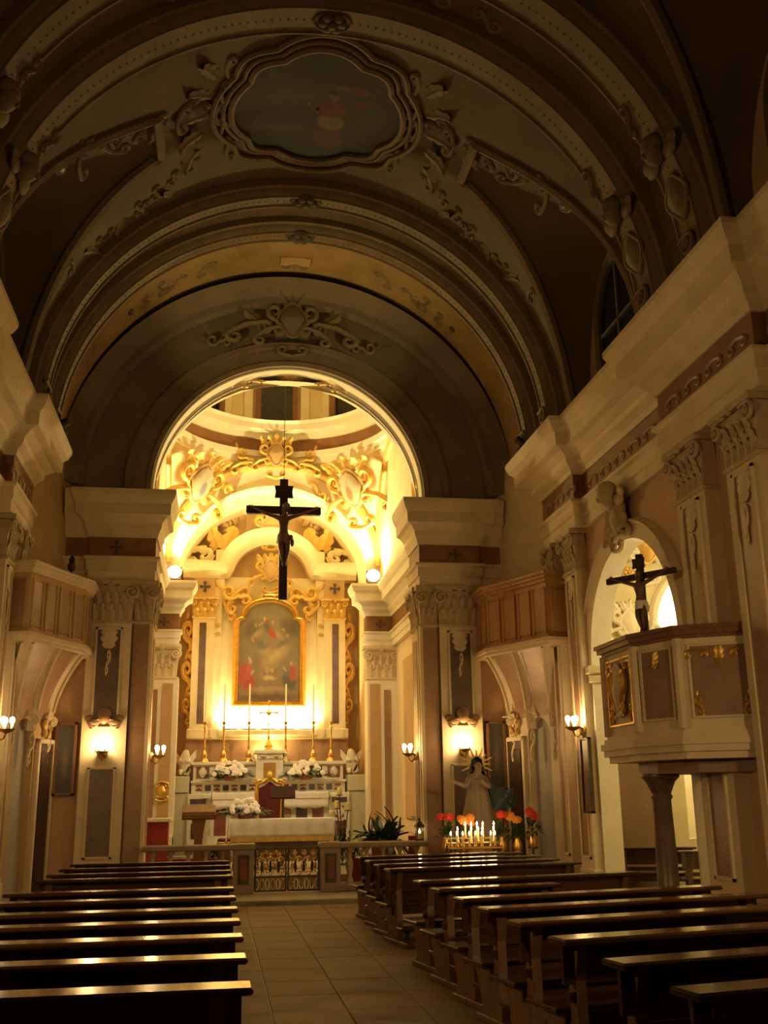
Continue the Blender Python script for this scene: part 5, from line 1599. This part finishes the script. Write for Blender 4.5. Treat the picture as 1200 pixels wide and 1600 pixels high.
# ================================================================ altar rail and gate
def baluster_mesh():
    b = MB(); b.lathe([(.07, 0), (.07, .06), (.045, .09), (.04, .14), (.075, .26), (.07, .34), (.035, .44), (.03, .50), (.05, .54), (.07, .56), (.07, .60)], 10)
    return b
for s_ in (1, -1):
    t = thing('altar_rail', 'stone altar rail with balusters and inlaid end post, %s side' % ('potted plant' if s_ > 0 else 'lectern'), 'altar rail', (0, 0, 0), 0, 'altar rail halves')
    x0, x1 = .96, 2.58
    YR = 19.75
    b = MB(); b.box(s_ * x0, s_ * x1, YR - .12, YR + .16, .08, .22, .01); b.build('plinth', M_RAIL, t)
    b = MB(); b.box(s_ * (x0 - .02), s_ * x1, YR - .15, YR + .19, .82, .92, .02); b.build('top_rail', M_RAIL, t)
    for k in range(5):
        o = link('baluster', cached('baluster', mat('baluster_stone', (.42, .33, .23), .5, var=.1), baluster_mesh), t); place(o, (s_ * (1.14 + k * .31), YR + .02, .22))
    b = MB(); b.box(s_ * .60, s_ * .96, YR - .16, YR + .2, .08, .84, .01); p = b.build('end_post', M_RAIL, t)
    b = MB(); b.box(s_ * .57, s_ * .99, YR - .19, YR + .23, .82, .93, .02); b.build('post_cap', M_RAIL, p)
    b = MB(); b.box(s_ * .68, s_ * .88, YR - .175, YR - .15, .24, .74, .005); b.build('inlay', M_INLAY, p)
    b = MB(); b.box(s_ * .72, s_ * .84, YR - .185, YR - .16, .30, .68, .005); b.build('inlay', M_INLAYR, p)
    # red votive cups between the balusters
    for k in range(4):
        c = thing('red_flowerpot', 'small red pot behind the rail balusters, %s side, %s from the gate' % ('potted plant' if s_ > 0 else 'lectern', ('first', 'second', 'third', 'fourth')[k]), 'pot', (s_ * (1.30 + k * .31), YR + .42, .08), 0, 'red pots behind the altar rail')
        b = MB(); b.lathe([(.001, 0), (.08, 0), (.12, .5), (.14, .52), (.14, .58), (.11, .58), (.1, .5), (.001, .48)], 12); b.build('pot', M_RED, c)
        if k == 0: f = foliage_mesh(40, .12, .1, .2, 31 + k, .14).build('leaves', M_LEAF, c, fix=False); f.location = (0, 0, .52); f['kind'] = 'stuff'
def g_gscroll():
    b = MB()
    p = spiral(.05, .05, .075, pi, 1.2, -1, 12, .75)[::-1] + [(-.02, 0, .14)] + spiral(-.05, .25, .06, 0, 1.1, -1, 12, .75)
    b.tube(p, .012, 5)
    return b
GEN['gate_scroll'] = g_gscroll
for s_ in (1, -1):
    t = thing('altar_gate', 'gilt wrought iron gate leaf full of scrolls, %s side' % ('potted plant' if s_ > 0 else 'lectern'), 'gate', (0, 0, 0), 0, 'altar gate leaves')
    YG = 19.72
    b = MB(); b.box(s_ * .01, s_ * .035, YG - .02, YG + .02, .10, .86); b.box(s_ * .555, s_ * .585, YG - .02, YG + .02, .10, .86)
    for z in (.10, .34, .82): b.box(s_ * .01, s_ * .585, YG - .015, YG + .015, z, z + .025)
    b.build('frame', M_IRON, t, 0)
    for k in range(6):
        for z, mm, fl in ((.37, M_GOLD, 1), (.70, M_IRON, -1), (.60, M_BRASS, 1)):
            o = orn('gate_scroll', mm if (k + (fl > 0)) % 2 else M_BRASS, t, (s_ * (.075 + k * .09), YG + .006 * (k % 2), z), (.75 * (1 if k % 2 else -1), 1, .72 * fl), name='scroll')
    for k in range(6):
        b2 = MB(); b2.tube([(s_ * (.065 + k * .095 + .035 * cos(2 * pi * i / 12)), YG, .225 + .09 * sin(2 * pi * i / 12)) for i in range(12)], .010, 5, closed=True); b2.build('ring', M_MARBLEW if k % 2 else M_BRASS, t)
    for k in range(3):
        o = orn('leaf', M_IRON, t, (s_ * (.15 + k * .15), YG - .02, .44), (.10, .1, .2), name='gate_leaf')
        orn('rosette', M_GOLD, t, (s_ * (.14 + k * .16), YG - .02, .74), .06, name='gate_rosette')
# sanctuary lantern on the rail
t = thing('sanctuary_lantern', 'small lit lantern standing at the end of the altar rail', 'lantern', (2.44, 19.72, .92))
b = MB(); b.box(-.07, .07, -.07, .07, 0, .03); 
for sx in (-1, 1):
    for sy in (-1, 1): b.box(sx * .06 - .008, sx * .06 + .008, sy * .06 - .008, sy * .06 + .008, .03, .24)
b.lathe([(.11, .24), (.10, .26), (.02, .36), (.03, .39), (.001, .41)], 8); b.build('cage', M_IRON, t)
b = MB(); b.lathe([(.001, .03), (.035, .03), (.035, .13), (.001, .13)], 10); b.build('candle', M_WAX, t)
b = MB(); b.lathe([(.001, .13), (.018, .15), (.014, .18), (.001, .21)], 8); b.build('flame', M_FLAME, t)
lamp('lantern_light', (0, 0, .2), LAMPS['candle'], WARM, .03, t)

# ================================================================ pews
def make_pew(L_):
    t = thing('pew', '', 'pew', (0, 0, 0), 0)
    h = L_ / 2
    b = MB(); b.box(-h, h, -.15, .07, .835, .87, .012); b.build('book_shelf', M_PEW, t)
    b = MB(); b.box(-h + .05, h - .05, -.03, .0, .60, .836, .004); b.box(-h + .08, h - .08, -.03, .0, .50, .56, .004); b.build('back_panel', M_PEW, t, 0)
    b = MB(); b.box(-h + .03, h - .03, .06, .46, .425, .46, .01); b.build('seat', M_PEW, t)
    b = MB(); b.box(-h + .10, h - .10, .07, .095, .33, .426, .004); b.build('seat_rail', M_PEW, t, 0)
    for x in (-h + .16, h - .16):
        b = MB(); b.extrude([(x - .035, -.06, .05), (x - .035, .03, .05), (x - .035, .05, .45), (x - .035, .06, .836), (x - .035, -.09, .836), (x - .035, -.03, .62)], (.07, 0, 0)); b.build('end_post', M_PEW2, t, 0)
        b = MB(); b.extrude([(x - .03, .02, .05), (x - .03, .36, .05), (x - .03, .30, .12), (x - .03, .36, .30), (x - .03, .44, .426), (x - .03, .02, .426)], (.06, 0, 0)); b.build('seat_bracket', M_PEW2, t, 0)
        b = MB(); b.box(x - .04, x + .04, -.36, .42, 0, .055, .01); b.build('foot_rail', M_PEW2, t)
        b = MB(); b.lathe([(.035, .05), (.03, .08), (.02, .12), (.04, .17), (.04, .19)], 8, (x, -.28, 0)); b.build('kneeler_post', M_PEW, t)
    b = MB(); b.box(-h + .06, h - .06, -.36, -.17, .19, .225, .01); b.build('kneeler', M_PEW, t)
    return t
ORD = ['front', 'second', 'third', 'fourth', 'fifth', 'sixth', 'seventh', 'eighth', 'ninth', 'tenth', 'eleventh', 'twelfth', 'thirteenth']
pew = make_pew(2.16)
pl_rows = [15.45, 14.41, 13.38, 12.50, 10.80, 9.82, 8.82, 7.95, 7.06, 6.15, 5.21]
for i, yy in enumerate(pl_rows):
    o = pew if i == 0 else copy_tree(pew)
    o.location = (-2.16, yy + .10, 0)
    o['label'] = 'dark varnished pew on the lectern side, %s row from the altar rail' % ORD[i]
    o['group'] = 'pews on the lectern side'
pr_rows = [15.67, 14.69, 13.82, 12.94, 10.99, 10.04, 9.06, 8.20, 7.30, 6.38, 5.44, 4.58]
pewr = make_pew(2.62)
pews = make_pew(1.30)
ROT = R(11)
for i, yy in enumerate(pr_rows):
    L_ = 1.30 if i == 5 else 2.62
    o = pews if i == 5 else (pewr if i == 0 else copy_tree(pewr))
    o.location = (.76 + L_ / 2 * cos(ROT), yy + .12 + L_ / 2 * sin(ROT), 0)
    o.rotation_euler = (0, 0, ROT)
    o['label'] = '%s on the pulpit side, %s row from the altar rail' % ('short dark pew' if i == 5 else 'dark varnished pew', ORD[i])
    o['group'] = 'pews on the pulpit side'
# benches in and near the chapel
for lab, loc, rz, L_ in (('dark bench just inside the chapel arch beside the column', (5.75, 16.75, 0), -.35, 1.5), ('dark bench in the middle of the side chapel', (6.2, 15.3, 0), -.35, 1.5), ('dark bench at the end wall of the side chapel', (7.35, 16.6, 0), -.15, 1.4)):
    o = copy_tree(pews); o.location = loc; o.rotation_euler = (0, 0, rz)
    o['label'] = lab; o['category'] = 'bench'; o['group'] = 'chapel benches'

# ================================================================ haloed statue with votive candles
t = thing('haloed_statue', 'painted statue of a haloed woman in rose robe and blowing dark blue mantle', 'statue', (3.28, 18.55, .08))
b = MB(); b.lathe([(.001, 0), (.42, 0), (.42, .12), (.36, .18), (.34, .78), (.40, .84), (.40, .92), (.001, .92)], 8); b.build('pedestal', M_BRMARB, t)
zb = .92
body = skin_mesh('statue_body', [(0, 0, zb + .55), (0, -.01, zb + .78), (0, -.02, zb + .98), (.01, -.03, zb + 1.10), (.02, -.05, zb + 1.19), (.025, -.05, zb + 1.29),
    (.14, -.02, zb + 1.00), (.20, -.12, zb + .84), (.05, -.22, zb + .92), (.02, -.25, zb + .98),
    (-.14, -.02, zb + 1.00), (-.24, -.12, zb + .86), (-.40, -.20, zb + .92), (-.47, -.22, zb + .94),
    (-.53, -.24, zb + .97), (-.535, -.25, zb + .94), (-.52, -.26, zb + .91), (-.49, -.24, zb + .985), (-.51, -.26, zb + .89)],
    [(0, 1), (1, 2), (2, 3), (3, 4), (4, 5), (2, 6), (6, 7), (7, 8), (8, 9), (2, 10), (10, 11), (11, 12), (12, 13), (13, 14), (13, 15), (13, 16), (13, 17), (13, 18)],
    [.15, .12, .11, .045, .075, .06, .06, .05, .035, .025, .06, .05, .032, .026, .010, .010, .010, .010, .009], M_SKIN, 2)
body.materials.append(M_ROSE)
for p_ in body.polygons:
    c_ = p_.center
    if not (c_.z > zb + 1.06 or c_.x < -.36 or (c_.y < -.185)): p_.material_index = 1
link('body', body, t)
fb = MB()
fb.ellipsoid((.022, -.128, zb + 1.215), (.011, .018, .022), 6, 4); fb.ellipsoid((.022, -.122, zb + 1.172), (.022, .008, .007), 8, 4)
for q in (-1, 1):
    fb.ellipsoid((.022 + .028 * q, -.115, zb + 1.238), (.014, .008, .008), 8, 4); fb.ellipsoid((.022 + .074 * q, -.05, zb + 1.215), (.012, .02, .025), 6, 4)
fb.build('facial_features', mat('carved_face', (.30, .18, .12), .5, var=.05), t)
def drape(prof, n, fold, ph, cx=0, cy=0, m=M_ROSE, name='robe', par=None, a0=0, a1=2 * pi):
    b = MB(); P = []
    for i in range(n + (0 if a1 - a0 > 6.28 else 1)):
        a = a0 + (a1 - a0) * i / n
        P.append([(cx + (r + fold * r * sin(9 * a + ph + z * 2)) * cos(a), cy + (r * .82 + fold * r * cos(7 * a + ph)) * sin(a), z) for r, z in prof])
    b.grid(P, closed_u=a1 - a0 > 6.28)
    return b.build(name, m, par)
drape([(.34, zb), (.30, zb + .15), (.25, zb + .45), (.20, zb + .7), (.165, zb + .85), (.155, zb + .98), (.06, zb + 1.07)], 48, .07, 0, m=M_ROSE, name='robe', par=t)
# mantle blowing to the right
b = MB(); P = []
for i in range(15):
    u = i / 14
    P.append([(.08 + .62 * u ** 1.2, .10 - .08 * sin(u * 9 + v_ * 4) - .10 * v_, zb + 1.02 - .22 * u - v_ * (.62 - .34 * u) + .06 * sin(u * 7)) for v_ in (0, .2, .4, .6, .8, 1)])
b.grid(P); b.grid([[(x, y + .03, z) for x, y, z in r_] for r_ in P])
b.build('mantle', M_BLUE, t, fix=False)
drape([(.26, zb + .35), (.24, zb + .6), (.20, zb + .85), (.19, zb + 1.0), (.14, zb + 1.10), (.115, zb + 1.22), (.09, zb + 1.33), (.02, zb + 1.38)], 24, .05, 1, 0.015, .035, M_BLUE, 'veil', t, R(-25), R(205))
b = MB()
for k in range(16):
    a = pi * 2 * k / 16
    c = Vector((.02, .05, zb + 1.25)); d = Vector((cos(a), 0, sin(a))); sd = Vector((-sin(a), 0, cos(a)))
    r1 = .30 if k % 2 else .25
    b.extrude([c + d * .14 - sd * .018, c + d * r1 - sd * .008, c + d * r1 + sd * .008, c + d * .14 + sd * .018], (0, .012, 0))
b.tube([(.02 + .14 * cos(2 * pi * i / 20), .055, zb + 1.25 + .14 * sin(2 * pi * i / 20)) for i in range(20)], .012, 6, closed=True)
b.build('halo', M_GILT, t)
# candle rack
t = thing('votive_candle_rack', 'brass candle rack crowded with lit votive candles before the statue', 'candle rack', (2.90, 17.45, 0))
b = MB()
for sx in (-1, 1):
    for sy in (-1, 1): b.tube([(.40 * sx, .16 * sy, 0), (.40 * sx, .16 * sy, .92)], .018, 6)
b.box(-.44, .44, -.20, .20, .44, .47); b.build('frame', M_IRON, t)
for q, (y_, z) in enumerate(((-.16, .90), (0, .97), (.16, 1.04))):
    b = MB(); b.box(-.44, .44, y_ - .06, y_ + .06, z - .03, z, .006); b.build('tray', M_BRASS, t)
slots = [(-.40, 0), (-.30, 0), (-.20, 0), (-.09, 0), (.01, 0), (.12, 0), (.27, 0), (.34, 0), (-.25, 1), (-.02, 1), (.10, 1), (.17, 1), (.36, 1), (-.08, 2), (.02, 2), (.12, 2), (.22, 2), (.41, 2)]
def vc_mesh():
    b = MB(); b.lathe([(.001, 0), (.016, 0), (.0155, .15), (.004, .155), (.001, .155)], 8); return b
def fl_mesh():
    b = MB(); b.lathe([(.001, 0), (.012, .012), (.014, .024), (.008, .045), (.001, .062)], 8); return b
def hold_mesh():
    b = MB(); b.lathe([(.022, -.02), (.03, 0), (.022, .012), (.001, .012)], 8); return b
for k, (x, q) in enumerate(slots):
    y_, z = ((-.16, .90), (0, .97), (.16, 1.04))[q]
    c = thing('votive_candle', 'lit candle in the %s tier of the votive rack' % ('lower', 'middle', 'upper')[q], 'candle', (2.90 + x, 17.45 + y_, z + .02), 0, 'lit candles, %s tier of the votive rack' % ('lower', 'middle', 'upper')[q])
    link('holder', cached('holder', M_BRASS, hold_mesh), c)
    place(link('wax', cached('wax', M_WAX, vc_mesh), c), (0, 0, .012))
    place(link('flame', cached('flame', M_FLAME, fl_mesh), c), (0, 0, .168))
for x in (-.28, 0, .28):
    lamp('votive_light', (x, -.02, 1.26), LAMPS['candle'] * 1.3, WARM, .05, t)
# flowers around the statue
def vase_flowers(lab, loc, mm, n, seed, spread=.14, h=.55):
    t = thing('flower_vase', lab, 'flowers', loc, 0, 'vases around the statue')
    rnd = random.Random(seed)
    b = MB(); b.lathe([(.001, 0), (.07, 0), (.09, .10), (.05, .20), (.06, .24), (.001, .24)], 12); b.build('vase', M_BRASS, t)
    for k in range(n):
        a = rnd.uniform(0, 6.28); r = rnd.uniform(0, spread); x, y_ = r * cos(a), r * sin(a) - .05; z = h * rnd.uniform(.8, 1.1)
        b = MB(); b.tube([(0, 0, .2), (x * .5, y_ * .5, z * .6), (x, y_, z)], .006, 5); st = b.build('stem', M_LEAF, t)
        o = link('blossom', cached('blossom', mm, petal_mesh), t); place(o, (x, y_, z), (rnd.uniform(.6, 1.3), 0, rnd.uniform(-.5, .5)), 1.3)
    f = foliage_mesh(40, .14, .12, .3, seed, .16).build('foliage', M_LEAF, t, fix=False); f.location = (0, 0, .2); f['kind'] = 'stuff'
for lab, loc, mm, n, sd in (('vase of red flowers on a stand, altar rail side of the statue', (2.62, 18.2, .78), M_REDP, 3, 1), ('vase of orange flowers on a stand at the statue base', (2.86, 18.05, .80), M_ORANGE, 4, 2), ('vase of red flowers on a stand under the blue mantle', (3.54, 18.0, .80), M_REDP, 2, 3), ('vase of yellow orange flowers on the tallest stand by the slanting corner', (3.80, 17.95, .78), M_ORANGE, 2, 4), ('vase of deep red flowers nearest the slanting corner wall', (4.06, 17.9, .85), M_REDP, 2, 5)):
    vase_flowers(lab, loc, mm, n, sd)
    st = thing('flower_stand', lab.replace('vase of ', 'slim iron stand under the '), 'stand', (loc[0], loc[1], 0), 0, 'slim stands around the statue')
    z0 = .08 if loc[1] > 18.3 else 0
    b = MB(); b.lathe([(.001, 0), (.11, 0), (.10, .03), (.018, .05), (.018, loc[2] - .03), (.09, loc[2] - .02), (.09, loc[2]), (.001, loc[2])], 10); b.build('stem', M_IRON, st)
# ================================================================ lamps
def bulb_mesh():
    b = MB(); b.lathe([(0.001, 0), (.018, .0), (.02, .03), (.035, .06), (.04, .09), (.03, .125), (.001, .14)], 10)
    return b
def sconce(label, loc, rz, power, n=3, spread=.13, shell=False, out=.26, shade=None):
    """wall lamp facing local -Y"""
    t = thing('wall_sconce', label, 'lamp', loc, rz, 'wall lamps')
    b = MB(); b.lathe([(.001, 0), (.09, 0), (.10, .03), (.07, .05), (.001, .06)], 14)
    bp = b.build('back_plate', M_BRASS, t); place(bp, (0, 0, -.02), (pi / 2, 0, 0))
    b = MB(); b.tube([(0, -.02, -.06), (0, -.10, -.14), (0, -out * .8, -.12), (0, -out, -.03)], .016, 8); b.build('arm', M_BRASS, t)
    b = MB(); b.lathe([(.001, -.05), (.03, -.045), (.10, -.01), (.13, .02), (.12, .02), (.03, -.02), (.001, -.02)], 14, (0, -out, 0)); b.build('drip_bowl', M_BRASS, t)
    for k in range(n):
        a = 2 * pi * k / n + .5
        x, y_ = spread * .6 * cos(a), -out + spread * .6 * sin(a)
        b = MB(); b.lathe([(.001, .0), (.014, 0), (.014, .07), (.001, .07)], 8, (x, y_, 0)); c = b.build('candle_sleeve', M_WAX, t)
        bo = link('bulb', cached('bulb', M_BULB, bulb_mesh), t); place(bo, (x, y_, .065))
    if shade:
        b = MB(); b.lathe([(.09, .22), (.15, .16), (.16, .06)], 16, (0, -out, 0)); b.build('shade', M_BRASS, t)
        lamp('sconce_light', (0, -out - .19, .12), power, WARM, .09, t, spot=150, aim=shade, blend=1.0)
    else:
        lamp('sconce_light', (0, -out, .14), power, WARM, .09, t)
    return t
Z = 2.55
for s_ in (1, -1):
    sconce('lit brass lamp on the dark panelled pilaster of the %s pier' % ('haloed statue' if s_ > 0 else 'lectern side'), (s_ * 3.36, 19.86, Z), 0, LAMPS['sconce'] * 1.2, 4, .2, out=.13)
    sconce('lit brass lamp at the chancel edge of the %s pier' % ('sanctuary lantern side' if s_ > 0 else 'lectern side'), (s_ * 2.54, 20.40, Z - .05), -s_ * pi / 2, LAMPS['sconce'], 3, out=.16)
    sconce('lit brass lamp on the cream pilaster %s' % ('beside the chapel arch' if s_ > 0 else 'opposite the pulpit'), (s_ * 4.63, 16.62, 2.75), -s_ * pi / 2, LAMPS['sconce'] * 1.3, 3, out=.18)
    sconce('added unseen brass lamp on the nave wall towards the entrance, %s side' % ('pulpit' if s_ > 0 else 'lectern'), (s_ * 4.85, 5.9, 2.75), -s_ * pi / 2, LAMPS['rear'], 3, shade=(-.75 * s_, -.7, -.12))  # out-of-view lamps added to brighten the pulpit and nave walls
    # floodlight standing on the chancel cornice beside the altar arch
    t = thing('floodlight', 'blazing floodlight on the chancel cornice, %s side' % ('potted plant' if s_ > 0 else 'credence'), 'lamp', (s_ * 2.48, 25.55, 6.92), 0, 'chancel floodlights')
    b = MB(); b.box(-.16, .16, -.06, .12, 0, .05, .01); b.build('stand', M_IRON, t)
    b = MB(); b.box(-.17, .17, .02, .12, .05, .36, .02); b.build('housing', M_IRON, t)
    b = MB(); b.ellipsoid((0, -.02, .22), (.17, .07, .15), 14, 8); b.build('lens', M_BULB, t)
    lamp('floodlight_beam', (0, -.14, .30), LAMPS['chancel_spot'], WARM2, .10, t, spot=165, aim=(-.35 * s_, -.30, 1.0), blend=.5)
for s_ in (1, -1):
    # unseen spotlight added behind the crossing pier to brighten the sanctuary
    t = thing('added_sanctuary_spot', 'added unseen spotlight on the chancel side of the %s pier cornice' % ('statue' if s_ > 0 else 'lectern'), 'lamp', (s_ * 2.70, 21.5, 6.92), 0, 'added sanctuary spotlights')
    k0 = 0
    b = MB(); b.box(-.06, .06, -.06, .06, 0, .03, .005); b.box(-.02, .02, -.02, .02, .03, .36); b.build('bracket', M_IRON, t)
    b = MB(); b.lathe([(.001, -.12), (.07, -.12), (.10, .10), (.09, .10), (.06, -.1), (.001, -.1)], 14); o = b.build('housing', M_IRON, t); place(o, (0, 0, .42)); o.rotation_euler = Vector((-s_ * 2.6, 4.2, -4.6)).to_track_quat('Z', 'Y').to_euler()
    lamp('added_sanctuary_beam', (-s_ * .06, .10, .32), LAMPS['sanctuary'], (1.0, .80, .42), .06, t, spot=100, aim=(-s_ * 2.4, 3.6, -5.2), blend=.7)
for s_ in (1, -1):  # spots added to brighten the vault band by the crossing
    t = thing('added_cornice_spot', 'small added spotlight on the nave cornice aimed at the vault, %s side' % ('pulpit' if s_ > 0 else 'lectern'), 'lamp', (s_ * 4.10, 17.6, 7.86), 0, 'added nave cornice spotlights')
    b = MB(); b.box(-.08, .08, -.08, .08, 0, .03, .005); b.box(-.02, .02, -.02, .02, .03, .12); b.build('stand', M_IRON, t)
    ax = Vector((-s_ * 4.3, 1.5, 4.1)).normalized()
    b = MB(); b.lathe([(.001, -.12), (.06, -.12), (.08, .08), (.07, .08), (.05, -.1), (.001, -.1)], 14); o = b.build('housing', M_IRON, t); place(o, (0, 0, .18)); o.rotation_euler = ax.to_track_quat('Z', 'Y').to_euler()
    p = Vector((0, 0, .18)) + ax * .10
    lamp('added_cornice_beam', p, LAMPS['band'], (1.0, .68, .22), .04, t, spot=62, aim=ax, blend=1.0)
# strip lights on the ledge below the altar painting
for k, (x, y_, z, p) in enumerate(((-1.0, 28.0, 3.46, 1), (-.5, 28.0, 3.46, 1.15), (0, 28.0, 3.46, 1.15), (.5, 28.0, 3.46, 1.15), (1.0, 28.0, 3.46, 1), (0, 28.02, 2.62, .5))):
    t = thing('strip_light', ('lit strip lamp on the ledge below the altar painting, ' + ('credence end', 'next to the credence end', 'middle', 'next to the plant end', 'plant end')[k]) if k < 5 else 'lit strip lamp hidden behind the tabernacle', 'lamp', (x, y_, z), 0, 'strip lamps on the altar')
    b = MB(); b.box(-.20, .20, -.03, .03, 0, .03, .005); b.build('lamp_base', M_IRON, t)
    b = MB(); b.tube([(-.19, 0, .05), (.19, 0, .05)], .018, 8); b.build('tube', M_BULB, t)
    lamp('strip_beam', (0, .03, .12), LAMPS['altar_strip'] * p, WARM2, .06, t, spot=165, aim=(0, .6, 1.0), blend=.6)
